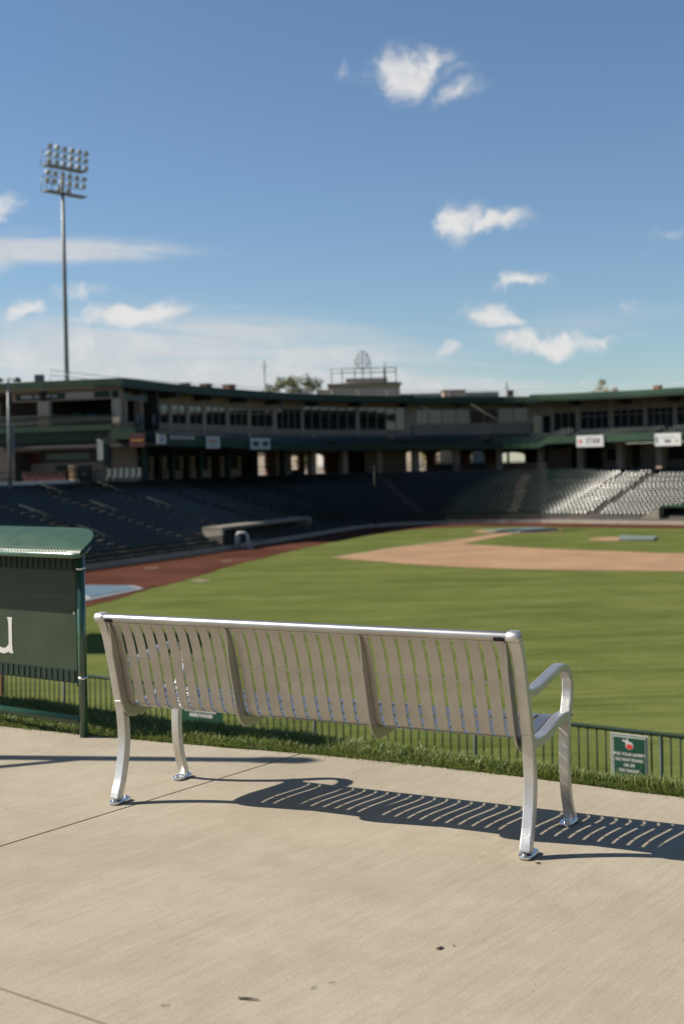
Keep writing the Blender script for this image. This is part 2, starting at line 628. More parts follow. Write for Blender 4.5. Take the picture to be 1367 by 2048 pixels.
class Path:
    """plan curve; P(s, q): point at arc length s, q metres to the left (away from the field)"""
    def __init__(s, pts, smooth=True):
        s.q = catmull(pts, 24) if smooth else [Vector(p) for p in pts]
        s.s = [0.0]
        for a, b in zip(s.q, s.q[1:]):
            s.s.append(s.s[-1] + (b - a).length)
        s.L = s.s[-1]

    def pos(s, t):
        if t <= 0:
            return s.q[0] + (s.q[1] - s.q[0]).normalized() * t
        if t >= s.L:
            return s.q[-1] + (s.q[-1] - s.q[-2]).normalized() * (t - s.L)
        import bisect
        i = bisect.bisect_right(s.s, t) - 1
        i = min(i, len(s.q) - 2)
        return s.q[i].lerp(s.q[i + 1], (t - s.s[i]) / (s.s[i + 1] - s.s[i]))

    def dirn(s, t):
        return (s.pos(t + .8) - s.pos(t - .8)).normalized()

    def P(s, t, q):
        d = s.dirn(t)
        return s.pos(t) + Vector((-d.y, d.x)) * q

    def ang(s, t):
        d = s.dirn(t)
        return math.atan2(d.y, d.x)


def frange(a, b, step):
    n = max(1, int(math.ceil((b - a) / step)))
    return [a + (b - a) * i / n for i in range(n + 1)]


def slab(mb, path, s0, s1, q0, q1, z0, z1, step=1.6):
    """bar of rectangular section swept along a path; z may be functions of s"""
    fz0 = z0 if callable(z0) else (lambda t: z0)
    fz1 = z1 if callable(z1) else (lambda t: z1)
    ts = frange(s0, s1, step)
    vs = []
    for t in ts:
        a, b = path.P(t, q0), path.P(t, q1)
        vs += [(a.x, a.y, fz0(t)), (b.x, b.y, fz0(t)), (b.x, b.y, fz1(t)), (a.x, a.y, fz1(t))]
    fs = []
    for i in range(len(ts) - 1):
        o = i * 4
        for j in range(4):
            k = (j + 1) % 4
            fs.append((o + j, o + 4 + j, o + 4 + k, o + k))
    fs += [(0, 1, 2, 3), tuple((len(ts) - 1) * 4 + j for j in (3, 2, 1, 0))]
    return mb.add(vs, fs)


def sheet(name, poly, z, m_, kind='structure', parent=None):
    mb = MB()
    mb.add([(p[0], p[1], z) for p in poly], [tuple(range(len(poly)))])
    o = mb.build(name, m_, parent)
    if kind and parent is None:
        o['kind'] = kind
    return o


# ------------------------------------------------------------------ the setting
ZF = -5.69
field = MB()
field.add([(-900, -900, ZF), (900, -900, ZF), (900, 1800, ZF), (-900, 1800, ZF)], [(0, 1, 2, 3)])
o = field.build('field', 'field_turf')
o['kind'] = 'structure'

WALL = [(-40, 41), (-33, 58), (-26, 74), (-18.2, 91.8), (-9.8, 110.4), (-3.4, 127), (1.2, 139.5), (5, 145), (10, 147.6), (16.5, 147.3),
        (21.6, 145.9), (23.6, 144.5), (27.2, 141.4), (36, 134.0), (50, 121.5)]
FP = Path(WALL)
TRACK_IN = [(-28, 33), (-21, 50), (-13.4, 67.6), (-11.8, 75.8), (-10.4, 80.6), (-9.5, 85.8), (-7.9, 93.5), (-3.7, 109.7), (0.7, 123.5), (4, 131.3),
            (7.5, 137.2), (12, 140.2), (17.2, 139.6), (22, 136), (28, 132), (34, 128), (48, 118)]
tp = [tuple(p)[:2] for p in catmull([(a, b) for a, b in TRACK_IN], 6)]
wp = [tuple(p)[:2] for p in FP.q]
track = MB()
n1 = 160
def resample(pl, n):
    P = Path(pl, False)
    return [P.pos(P.L * i / n) for i in range(n + 1)]
A_, B_ = resample(tp, n1), resample(wp, n1)
vs, fs = [], []
for i in range(n1 + 1):
    vs += [(A_[i].x + random.uniform(-.12, .12), A_[i].y + random.uniform(-.12, .12), ZF + .02), (B_[i].x - .0, B_[i].y, ZF + .02)]
    if i:
        fs.append((2 * i - 2, 2 * i, 2 * i + 1, 2 * i - 1))
track.add(vs, fs)
track.build('warning_track', 'track_dirt')['kind'] = 'structure'

near = catmull([(-0.9, 98.3), (2.3, 93.9), (7.2, 87.6), (13.4, 83.4), (18, 81.4), (24, 79.6), (32, 79), (42, 82)], 8)
far_ = catmull([(42, 92), (34, 92), (25.2, 95), (16.6, 103), (12.8, 108), (10.3, 111.6)], 6)
path_ = [(16.9, 125.6), (15.6, 126.6), (8.3, 113.4), (5.6, 110.6), (3.3, 107.2)]
sheet('infield_dirt', [(p[0], p[1]) for p in near] + [(p[0], p[1]) for p in far_] + path_, ZF + .022, 'clay_dirt')
sheet('plate_circle', [(17.8 + 4.6 * math.cos(a), 130.2 + 4.6 * math.sin(a)) for a in [2 * PI * i / 28 for i in range(28)]], ZF + .026, 'clay_dirt')
sheet('mound_circle', [(24.6 + 2.9 * math.cos(a), 113.6 + 2.9 * math.sin(a)) for a in [2 * PI * i / 24 for i in range(24)]], ZF + .026, 'clay_dirt')
sheet('chalk_line', [(14.9, 126.3), (15.02, 126.2), (-0.9, 98.9), (-1.0, 99.0)], ZF + .034, 'chalk')
for pts in ([(-9.9, 81.3), (-9.0, 79.6), (-8.3, 80.2), (-9.3, 82.6)], [(-14.2, 91.4), (-13.2, 91.9), (-13.5, 92.7), (-14.4, 92.2)],
            [(-9.2, 96.6), (-8.4, 97.0), (-8.7, 97.8), (-9.4, 97.4)]):
    sheet('worn_turf_patch', pts, ZF + .03, 'worn_turf')


def tarp(poly, label, m_, edge=None):
    t = thing('field_tarp', label, 'tarp', (poly[0][0], poly[0][1], ZF + .04), 0)
    cx = sum(p[0] for p in poly) / len(poly)
    cy = sum(p[1] for p in poly) / len(poly)
    ox, oy = poly[0]
    big = [(p[0] - ox, p[1] - oy) for p in poly]
    if edge:
        MB().prism(big, 0, .03).build('border', edge, t)
        inn = [(cx - ox + (p[0] - cx) * .78, cy - oy + (p[1] - cy) * .78) for p in poly]
        MB().prism(inn, .031, .07).build('cover', m_, t)
    else:
        MB().prism(big, 0, .12).build('cover', m_, t)


tarp([(-17.5, 79.6), (-14.1, 69.7), (-11.9, 76.2), (-12.9, 78.2)], 'blue bullpen tarp with pale border lying on the brown track', 'tarp_blue', 'tarp_edge')
tarp([(14.3, 130.6), (17.4, 126.4), (21.7, 129.6), (19.8, 134.4)], 'pale teal round cover over home plate', 'tarp_teal')
tarp([(23.9, 111.4), (26.6, 110.2), (27.9, 113.9), (25.2, 116.9)], 'teal cover over the pitching mound', 'tarp_teal')

# ---- walkway of concrete slabs
EDGE = Path([(5.0, 3.6), (3.2, 4.72), (2.2, 5.25), (1.486, 5.683), (0.959, 6.035), (0.504, 6.30), (0.01, 6.577), (-0.25, 6.712), (-0.805, 6.975),
             (-1.457, 7.275), (-2.066, 7.616), (-3.4, 8.45), (-5.2, 9.7), (-8, 11.8)])
walk = MB()
walk.add([(-14, -6, -.16), (12, -6, -.16), (12, -1.2, -.16), (-14, 13.3, -.16)], [(0, 1, 2, 3)])
sheet('plaza', [(-70, -70), (70, -70), (70, -3), (-70, -3)], -.17, 'concrete_stand')
wo = walk.build('walkway', 'soil')
wo['kind'] = 'structure'


def edge_s(x):
    lo, hi = 0.0, EDGE.L
    for _ in range(50):
        mid = (lo + hi) / 2
        if EDGE.pos(mid).x > x:
            lo = mid
        else:
            hi = mid
    return lo


JOINTS = [4.9, 2.72, -0.25, -3.6, -6.9]     # x of the transverse joints on the lawn edge
GAP = 0.006
JD = Vector((-0.603, -0.798))                 # direction of the transverse joints, away from the lawn
LONG = [3.57, 3.2, 2.86, 2.45, 2.1]            # how far the lengthwise joint lies from the lawn at each transverse joint


def slab_pt(s, d):
    return EDGE.pos(s) + JD * d


for i in range(len(JOINTS) - 1):
    s0, s1 = edge_s(JOINTS[i]) + GAP, edge_s(JOINTS[i + 1]) - GAP
    for r in range(3):
        da0, db0 = (0.0, 0.0) if r == 0 else (LONG[i] + 2.9 * (r - 1) + GAP, LONG[i + 1] + 2.9 * (r - 1) + GAP)
        da1, db1 = LONG[i] + 2.9 * r - GAP, LONG[i + 1] + 2.9 * r - GAP
        if r == 0:
            front_ = []
            for t in frange(s0, s1, 0.12):
                wv = 0.012 * math.sin(t * 3.1) + random.uniform(-.006, .006)
                front_.append(slab_pt(t, wv))
        else:
            front_ = [slab_pt(s0, da0), slab_pt(s1, db0)]
        a, b = slab_pt(s0, da1), slab_pt(s1, db1)
        poly = [(p.x, p.y) for p in front_] + [(b.x, b.y), (a.x, a.y)]
        MB().prism(poly, -.15, 0.0).build('slab', 'broomed_concrete', wo)

# ---- grass berm between walkway and railing
berm = MB()


def crest(p):
    """width of the level strip before the bank falls away"""
    return min(.62, max(.13, .27 - .15 * p.x))


def zprof(q, c):
    if q < .02:
        return -.06 + .048 * (q + .03) / .05
    if q < .10:
        return -.012 + .012 * (q - .02) / .08
    if q < c:
        return .0
    return -.40 * (q - c)


ts = frange(0, EDGE.L, 0.2)
vs, fs = [], []
for i, t in enumerate(ts):
    c_ = crest(EDGE.pos(t))
    qs = [-.03, .02, .10, c_, c_ + .1, c_ + .4, c_ + 1.0, c_ + 3.5, 8.6, 9.6]
    for q in qs:
        p = EDGE.P(t, -q)
        vs.append((p.x, p.y, zprof(q, c_)))
    if i:
        n = len(qs)
        for j in range(n - 1):
            a = (i - 1) * n + j
            fs.append((a, a + n, a + n + 1, a + 1))
berm.add(vs, fs, True)
berm.build('grass_bank', 'soil')['kind'] = 'structure'


def grass():
    rnd = random.Random(3)
    vs, fs, tint = [], [], []
    s_hi = edge_s(-2.9)
    s_lo = edge_s(2.1)
    N = 56000
    for i in range(N):
        t = rnd.uniform(s_lo, s_hi)
        c_ = crest(EDGE.pos(t))
        q = rnd.uniform(-.012, c_ + .3) if rnd.random() > .08 else rnd.uniform(-.02, .08)
        p = EDGE.P(t, -q)
        cl = math.sin(p.x * 9.1 + 1.3) * math.sin(p.y * 7.7) + math.sin(p.x * 23 + p.y * 17)
        hgt = rnd.uniform(.025, .060) * (1 + .14 * cl)
        if q < .07:
            hgt *= 0.75
        if rnd.random() < .03:
            hgt *= rnd.uniform(1.3, 2.0)
        z = zprof(q, c_) - .006
        a = rnd.uniform(0, 2 * PI)
        lean = rnd.uniform(.1, .95) * hgt
        lx, ly = math.cos(a) * lean, math.sin(a) * lean
        if q < .07:
            lx += JD.x * .032
            ly += JD.y * .032
        w = rnd.uniform(.0016, .0034)
        b = rnd.uniform(0, PI)
        wx, wy = math.cos(b) * w, math.sin(b) * w
        o = len(vs)
        vs += [(p.x - wx, p.y - wy, z), (p.x + wx, p.y + wy, z),
               (p.x + lx * .35 + wx * .8, p.y + ly * .35 + wy * .8, z + hgt * .6), (p.x + lx * .35 - wx * .8, p.y + ly * .35 - wy * .8, z + hgt * .6),
               (p.x + lx, p.y + ly, z + hgt * .95)]
        fs += [(o, o + 1, o + 2, o + 3), (o + 3, o + 2, o + 4)]
        tt = min(1, max(0, rnd.gauss(.42 + .08 * cl, .17)))
        if rnd.random() < .085:
            tt = rnd.uniform(.8, 1)
        tint += [tt] * 5
    me = bpy.data.meshes.new('lawn_grass')
    me.from_pydata(vs, [], fs)
    at_ = me.attributes.new('tint', 'FLOAT', 'POINT')
    at_.data.foreach_set('value', tint)
    me.materials.append(M['grass_blade'])
    o = bpy.data.objects.new('lawn_grass', me)
    COL.objects.link(o)
    tag(o, 'strip of thick green grass along the far edge of the walkway', 'grass', kind='stuff')


grass()

# ------------------------------------------------------------------ the bench
BYAW = 0.49265
BO = Vector((-1.0433, 5.8061, 0))
BL = 1.9505
bench = thing('park_bench', 'silver metal slatted bench with one curved armrest at each end', 'bench', BO, -BYAW)
# local frame: x along the bench, y forwards (towards the field), z up


def ribbon(line, width, a0, a1, closed=False):
    """planar band in the yz plane with half widths, extruded in x from a0 to a1"""
    n = len(line)
    ww = width if isinstance(width, (list, tuple)) else [width] * n
    L_, R__ = [], []
    for i, (y, z) in enumerate(line):
        p0, p1 = line[max(0, i - 1)], line[min(n - 1, i + 1)]
        d = Vector((p1[0] - p0[0], p1[1] - p0[1])).normalized()
        nx = Vector((-d.y, d.x)) * ww[i] / 2
        L_.append((y + nx.x, z + nx.y))
        R__.append((y - nx.x, z - nx.y))
    vs, fs = [], []
    for i in range(n):
        vs += [(a0, *L_[i]), (a1, *L_[i]), (a1, *R__[i]), (a0, *R__[i])]
    for i in range(n - 1):
        o = 4 * i
        for j in range(4):
            k = (j + 1) % 4
            fs.append((o + j, o + k, o + 4 + k, o + 4 + j))
    fs += [(3, 2, 1, 0), tuple(4 * (n - 1) + j for j in range(4))]
    return vs, fs


def cm2(pts, n=6):
    return [tuple(p)[:2] for p in catmull([(a, b) for a, b in pts], n)]


FW = 0.0225
REAR = cm2([(-.098, .868), (-.074, .822), (-.050, .765), (-.034, .710), (-.010, .620), (.012, .525), (.028, .455), (.040, .395), (.046, .335),
            (.047, .285), (.043, .235), (.032, .175), (.013, .105), (-.010, .050), (-.020, .022)])
REARW = [.040 - .004 * abs(i / (len(REAR) - 1) - .5) for i in range(len(REAR))]
ARM = cm2([(-.012, .628), (.035, .622), (.092, .620), (.165, .628), (.245, .641), (.33, .655), (.395, .661), (.445, .655), (.486, .634), (.511, .602),
           (.517, .565), (.510, .525), (.495, .485), (.478, .437), (.465, .385), (.459, .325), (.456, .265), (.459, .205), (.467, .150), (.482, .095),
           (.499, .052), (.507, .022)])
SEATF = cm2([(.022, .470), (.036, .440), (.062, .424), (.110, .417), (.165, .418), (.225, .424), (.29, .438), (.35, .450), (.41, .456), (.478, .452)])
for x in (0.0, BL):
    fr = MB()
    for line, w in ((REAR, REARW), (ARM, .033), (SEATF, .040)):
        a0, a1 = x - FW, x + FW
        if line is ARM:
            a0, a1 = a0 + .0012, a1 - .0012
        if line is SEATF:
            a0, a1 = a0 + .0024, a1 - .0024
        fr.add(*ribbon(line, w, a0, a1))
    f_ = fr.build('end_frame', 'cast_aluminium', bench, bevel=.005, seg=2)
    for p in f_.data.polygons:
        p.use_smooth = False
    # rounded cap that holds the rail
    cap = MB()
    cap.tube([(x - .026, -.098, .851), (x - .022, -.098, .851), (x + .022, -.098, .851), (x + .026, -.098, .851)], [.019, .0225, .0225, .019], 20)
    cap.build('rail_cap', 'cast_aluminium', f_)
    for yy in (-.005, .488):
        fp = MB()
        yc = yy + (.012 if yy < .2 else .005)
        poly = []
        for i in range(16):
            a = 2 * PI * i / 16
            ex, ey = math.cos(a), math.sin(a)
            poly.append((x + .030 * (abs(ex) ** .6) * (1 if ex > 0 else -1), yc + .062 * (abs(ey) ** .75) * (1 if ey > 0 else -1)))
        fp.prism(poly, .002, .016)
        fo = fp.build('foot_plate', 'polished_plate', f_, bevel=.004)
        for dy_ in (-.045, .045):
            bo = MB()
            bo.tube([(x, yc + dy_, .014), (x, yc + dy_, .021)], .0075, 8)
            bo.build('anchor_bolt', 'steel_bolt', fo)
    for (by, bz) in ((.030, .437), (.497, .452), (-.098, .851)):
        bo = MB()
        sgn = 1 if x > 0 else -1
        e = .027 if bz > .8 else FW
        bo.tube([(x + sgn * (e - .004), by, bz), (x + sgn * (e + .004), by, bz)], [.0065, .005], 8)
        bo.build('frame_bolt', 'steel_bolt', f_)

rail = MB()
NR = 24
vs, fs = [], []
XS = [FW + .003, .03, .032, .075, .077] + [BL * i / 10 for i in range(1, 10)] + [BL - .077, BL - .075, BL - .032, BL - .03, BL - FW - .003]
for x in XS:
    for j in range(NR):
        t = 2 * PI * j / NR
        vs.append((x, -.098 + .0192 * math.cos(t), .851 + .0192 * math.sin(t)))
for i in range(len(XS) - 1):
    for j in range(NR):
        a, b = i * NR + j, i * NR + (j + 1) % NR
        fs.append((a, b, b + NR, a + NR))
rail.add(vs, fs, True)
rb = rail.build('top_rail', 'aluminium', bench)
for x in (.054, BL - .054):
    sl = MB()
    # dark drain slot on the rear lower side of the rail, slightly proud of the tube
    ang = R_(208)
    vs, fs = [], []
    for i in range(13):
        u = -1 + 2 * i / 12
        hw_ = .52 * max(.0, 1 - abs(u) ** 5) ** .5
        for j in range(7):
            w = ang + hw_ * (j / 3 - 1)
            vs.append((x + u * .025, -.098 + .0197 * math.cos(w), .851 + .0197 * math.sin(w)))
    for i in range(12):
        for j in range(6):
            a = i * 7 + j
            fs.append((a, a + 7, a + 8, a + 1))
    sl.add(vs, fs)
    sl.build('drain_slot', 'hollow', rb)

# slat: one bent strip, back and seat
SL = cm2([(-.088, .834), (-.066, .795), (-.046, .745), (-.029, .690), (-.010, .615), (.008, .540), (.022, .488), (.036, .458), (.060, .438), (.100, .430),
          (.160, .430), (.230, .436), (.300, .449), (.365, .461), (.415, .463), (.452, .452), (.472, .430), (.478, .405)], 5)
NS = 32
X0, X1 = FW + .004, BL - FW - .004
PITCH = (X1 - X0) / NS
SW = PITCH - .0135
smb = MB()
smb.add(*ribbon(SL, .0042, -SW / 2, SW / 2))
sm_ = smb.build('slat', 'aluminium', bench)
n_l = len(SL)
for p in sm_.data.polygons:
    p.use_smooth = True
sm_.data.set_sharp_from_angle(angle=R_(40))
slx = [X0 + PITCH * (i + .5) for i in range(NS)]
sm_.location = (slx[0], 0, 0)
for i in range(1, NS):
    part(sm_.data, 'slat', bench, (slx[i], 0, 0))
# the webs that join the slats across the gaps
wmb = MB()
wmb.box((0, 0, 0), (.0142, .0036, .0075))
wdat = None


def web_at(k):
    (y, z) = SL[k]
    (y2, z2) = SL[k + 1]
    return y, z, math.atan2(y2 - y, -(z2 - z))


WK = [min(range(n_l), key=lambda k: abs(SL[k][1] - .655) + (0 if SL[k][0] < .05 else 9)), min(range(n_l), key=lambda k: abs(SL[k][0] - .19)),
      min(range(n_l), key=lambda k: abs(SL[k][0] - .40)), n_l - 3, 1]
for i in range(NS - 1):
    for k in WK:
        y, z, a = web_at(k)
        if wdat is None:
            wo_ = wmb.build('web', 'aluminium', bench)
            wdat = wo_.data
        else:
            wo_ = part(wdat, 'web', bench)
        wo_.location = (slx[i] + PITCH / 2, y, z)
        wo_.rotation_euler = (a, 0, 0)

# ribs behind the slats
RIB = [k for k in range(n_l) if SL[k][1] > .40]
nr = len(RIB)
rib_out = []
for idx, k in enumerate(RIB):
    y, z = SL[k]
    p0, p1 = SL[max(0, k - 1)], SL[min(n_l - 1, k + 1)]
    d = Vector((p1[0] - p0[0], p1[1] - p0[1])).normalized()
    nx = Vector((d.y, -d.x))
    u = idx / (nr - 1)
    w = .012 + .034 * min(1, u * 6) if u < .5 else .046 * max(.25, 1 - (u - .5) * 1.55)
    if .42 < u < .52:
        w = .050
    rib_out.append((y, z, nx.x, nx.y, w))
for x in (FW + .016, X0 + (X1 - X0) / 3 - .002, X0 + 2 * (X1 - X0) / 3 + .002, BL - FW - .016):
    rm = MB()
    vs, fs = [], []
    for y, z, nx, nz_, w in rib_out:
        for xx, ww in ((x - .0045, .003), (x + .0045, .003), (x + .0045, w), (x - .0045, w)):
            vs.append((xx, y + nx * ww, z + nz_ * ww))
    for i in range(nr - 1):
        o = 4 * i
        for j in range(4):
            k = (j + 1) % 4
            fs.append((o + j, o + k, o + 4 + k, o + 4 + j))
    fs += [(3, 2, 1, 0), tuple(4 * (nr - 1) + j for j in range(4))]
    rm.add(vs, fs)
    rm.build('support_rib', 'aluminium', bench, bevel=.0012, seg=1)

# ------------------------------------------------------------------ display board on the left
BD = Vector((-.815, .579, 0))
board = thing('display_board', 'glossy green steel display board with a curved canopy and white lettering', 'sign', (-1.492, 7.25, 0), math.atan2(-BD.y, -BD.x))
# local: x runs to the right end post (0), negative x to the left; -y towards the viewer
BW = 2.5
for x in (0.0, -BW):
    pm = MB()
    pm.tube([(x, 0, 0), (x, 0, 1.075)], .0245, 20)
    po = pm.build('post', 'green_gloss', board)
    for z in (.335, .955):
        cm_ = MB()
        cm_.tube([(x, 0, z - .007), (x, 0, z + .007)], .0262, 20)
        cm_.build('clip', 'polished_plate', po)
rm = MB()
rm.tube([(-BW + .02, 0, .092), (-.02, 0, .092)], .0235, 18)
rm.build('bottom_rail', 'green_gloss', board)
pn = MB()
pn.box((-BW / 2, 0, .665), (BW - .07, .008, .75 - .02))
pan = pn.build('panel', 'green_panel', board, bevel=.002)
edge = MB()
edge.box((-.033, .004, .665), (.012, .03, .76))
edge.build('panel_edge', 'green_dark', board, bevel=.003)
edge = MB()
edge.box((-BW + .033, .004, .665), (.012, .03, .76))
edge.build('panel_edge', 'green_dark', board, bevel=.003)
# slotted bands above and below the lettered field
for zb, hb in ((.342, .072), (.985, .090)):
    bm = MB()
    bm.box((-BW / 2, -.006, zb), (BW - .09, .004, hb))
    band = bm.build('band', 'green_dark', board)
    x = -.065
    rbm = MB()
    rbm.box((0, 0, 0), (.016, .004, hb - .012))
    first = None
    while x > -1.6:
        if first is None:
            ro_ = rbm.build('rib', 'green_rib', band)
            first = ro_.data
        else:
            ro_ = part(first, 'rib', band)
        ro_.location = (x, -.0102, zb)
        x -= .0475
bo = MB()
bo.tube([(-.045, -.006, .70), (-.045, -.016, .70)], .008, 10)
bo.build('bolt', 'steel_bolt', board)
# the letter u (its right half is in the picture)
um = MB()


def strip2d(mb, pts, y0, y1):
    n = len(pts)
    vs = [(p[0], y0, p[1]) for p in pts] + [(p[0], y1, p[1]) for p in pts]
    fs = [tuple(range(n)), tuple(range(2 * n - 1, n - 1, -1))] + [(i, n + i, n + (i + 1) % n, (i + 1) % n) for i in range(n)]
    mb.add(vs, fs)


UX, UZ, UH = -.602, .436, .212


def stem(x, foot):
    a = [(x - .026, UZ + UH), (x + .020, UZ + UH), (x + .017, UZ + UH - .012), (x + .0145, UZ + UH * .8), (x + .0145, UZ + .05)]
    if foot:
        a += [(x + .017, UZ + .018), (x + .026, UZ), (x - .0145, UZ + .001)]
    else:
        a += [(x + .010, UZ + .03), (x - .0145, UZ + .03)]
    a += [(x - .0145, UZ + UH * .8), (x - .019, UZ + UH - .014)]
    return a


strip2d(um, stem(UX, True), -.0072, -.0045)
strip2d(um, stem(UX - .125, False), -.0072, -.0045)
bowl_o, bowl_i = [], []
for i in range(13):
    t = PI + PI * i / 12 * .92
    bowl_o.append((UX - .066 + .0735 * math.cos(t), UZ + .056 + .062 * math.sin(t)))
    bowl_i.append((UX - .066 + .045 * math.cos(t), UZ + .056 + .030 * math.sin(t)))
strip2d(um, bowl_o + bowl_i[::-1], -.0071, -.0046)
um.build('letter', 'letter_white', board)
# canopy: bent sheet with rows of slots, rounded end, rolled lip
cn = MB()
CPF = cm2([(-.200, 1.045), (-.198, 1.062), (-.180, 1.080), (-.130, 1.104), (-.070, 1.128), (-.015, 1.149), (.05, 1.166), (.12, 1.176), (.17, 1.176)], 5)
nx_ = 420
xs_ = [-BW - .03 + (BW + .085) * i / nx_ for i in range(nx_ + 1)]
nc = len(CPF)
slot_rows = {6, 10, 37}


def cp(i, j, dz_=0.0):
    y, z = CPF[j]
    v = (y + .200) / .370
    xe = .215 - .70 * (1 - math.sqrt(max(0, 1 - (v * .97) ** 2)))
    x0 = -BW - .03
    x = x0 + (xe - x0) * i / nx_
    return (x, y, z + dz_)


vs, fs = [], []
for i in range(nx_ + 1):
    for j in range(nc):
        vs.append(cp(i, j))
for i in range(nx_):
    for j in range(nc - 1):
        if j in slot_rows and i % 4 == 1 and xs_[i] < -.05:
            continue
        a = i * nc + j
        fs.append((a, a + nc, a + nc + 1, a + 1))
cn.add(vs, fs, True)
cno = cn.build('canopy', 'green_canopy', board)
so_ = cno.modifiers.new('thick', 'SOLIDIFY')
so_.thickness = .004
so_.offset = -1
lip = MB()
lip.tube([(-BW - .03, -.188, 1.046), (.14, -.188, 1.046), (.185, -.184, 1.047), (.208, -.160, 1.058), (.200, -.11, 1.092)], [.019, .019, .018, .013, .007], 14)
back_lip = MB()
back_lip.tube([(-BW - .03, .17, 1.176), (-.30, .17, 1.176)], .006, 8)
back_lip.build('canopy_rear_edge', 'green_gloss', board)
lip.build('canopy_lip', 'green_gloss', board)
for x in (-.02, -BW + .02):
    bk = MB()
    bk.box((x, -.03, 1.083), (.02, .20, .03))
    bk.build('bracket', 'green_dark', board)

# walkway lamp post beyond the left edge of the view: its shadow crosses the concrete
lp = thing('walkway_lamp', 'dark green lamp post standing on the walkway left of the view', 'lamp', (-4.6, 7.15, 0))
MB().tube([(0, 0, 0), (0, 0, 3.3)], [.06, .05], 14).build('pole', 'green_dark', lp)
MB().tube([(0, 0, 2.6), (-.25, -.30, 2.25), (-.5, -.5, 2.2)], .03, 8).build('arm', 'green_dark', lp)
MB().tube([(0, 0, 3.28), (0, 0, 3.34), (0, 0, 3.5), (0, 0, 3.55)], [.05, .07, .07, .03], 14).build('lantern', 'green_dark', lp)

# ------------------------------------------------------------------ railing below the bank
RZ = -1.62
FN = Path([(9.0, 10.9), (3.78, 14.41), (2.66, 15.22), (-.63, 17.32), (-3.99, 19.62), (-5.68, 20.85), (-12, 25.4)])
fence = thing('green_railing', 'dark green steel railing with thin vertical pickets at the foot of the bank', 'railing', (0, 0, 0))


def s_at_x(path, x):
    lo, hi = 0.0, path.L
    for _ in range(50):
        mid = (lo + hi) / 2
        if path.pos(mid).x > x:
            lo = mid
        else:
            hi = mid
    return lo


fs0, fs1 = s_at_x(FN, 5.2), s_at_x(FN, -7.2)
tr = MB()
tr.tube([(*FN.pos(t), RZ - .022) for t in frange(fs0, fs1, .6)], .027, 12)
tr.build('top_rail', 'green_rail', fence)
tr = MB()
tr.tube([(*FN.pos(t), RZ - .98) for t in frange(fs0, fs1, .6)], .018, 8)
tr.build('bottom_rail', 'green_rail', fence)
pk = MB()
pk.tube([(0, 0, -.99), (0, 0, -.03)], .0108, 6)
pst = MB()
pst.tube([(0, 0, -1.9), (0, 0, -.03)], .024, 10)
pk0 = ps0 = None
t, k = fs0 + .05, 0
while t < fs1:
    p = FN.pos(t)
    if k % 21 == 17:
        if ps0 is None:
            o = pst.build('post', 'green_dark', fence)
            ps0 = o.data
        else:
            o = part(ps0, 'post', fence)
    else:
        if pk0 is None:
            o = pk.build('picket', 'green_rail', fence)
            pk0 = o.data
        else:
            o = part(pk0, 'picket', fence)
    o.location = (p.x, p.y, RZ)
    t += .114
    k += 1
wall_ = MB()
slab(wall_, FN, 0, FN.L, -.35, -.15, ZF, RZ - 1.08)
tag(wall_.build('retaining_wall', 'concrete_stand'), 'plain concrete retaining wall under the green railing', 'wall')

# warning sign on the railing
t_ = s_at_x(FN, 3.26)
p = FN.P(t_, .05)
sg = thing('safety_sign', 'small green safety sign with white border hung on the railing', 'sign', (p.x, p.y, RZ - .05), FN.ang(t_) + PI)
SWD, SHT = .455, .60
m_ = MB()
m_.box((0, 0, -SHT / 2), (SWD, .006, SHT))
m_.build('plate', 'letter_white', sg, bevel=.002)
m_ = MB()
m_.box((0, -.0045, -SHT / 2), (SWD - .022, .004, SHT - .022))
m_.build('border', 'sign_green', sg)
m_ = MB()
m_.box((0, -.008, -SHT / 2), (SWD - .054, .004, SHT - .054))
m_.build('inner_border', 'letter_white', sg)
m_ = MB()
m_.box((0, -.0115, -SHT / 2), (SWD - .074, .004, SHT - .074))
m_.build('face', 'sign_green', sg)


def disc(mb, cx, cz, rx, rz_, y, n=20):
    mb.add([(cx + rx * math.cos(2 * PI * i / n), y, cz + rz_ * math.sin(2 * PI * i / n)) for i in range(n)], [tuple(range(n))])


em = MB()
disc(em, .005, -.128, .046, .046, -.0142)
em.add([(-.035, -.0143, -.10), (.0, -.0143, -.105), (-.018, -.0143, -.035)], [(0, 1, 2)])
em.add([(-.03, -.0144, -.075), (-.075, -.0144, -.062), (-.078, -.0144, -.082), (-.03, -.0144, -.095)], [(0, 1, 2, 3)])
em.build('emblem_outline', 'letter_white', sg)
em = MB()
disc(em, .005, -.137, .038, .033, -.0150)
em.build('emblem', 'red_print', sg)
em = MB()
disc(em, .012, -.098, .034, .014, -.0154)
em.build('emblem_cap', 'white_paint', sg)
for i, (tx, sz) in enumerate((('FOR YOUR SAFETY', .045), ('DO NOT STAND', .045), ('OR SIT', .045), ('ON RAILING', .045))):
    o = text_obj('lettering', tx, sz, 'letter_white', sg, bold=.0012)
    o.location = (0, -.0148, -.232 - i * .062)

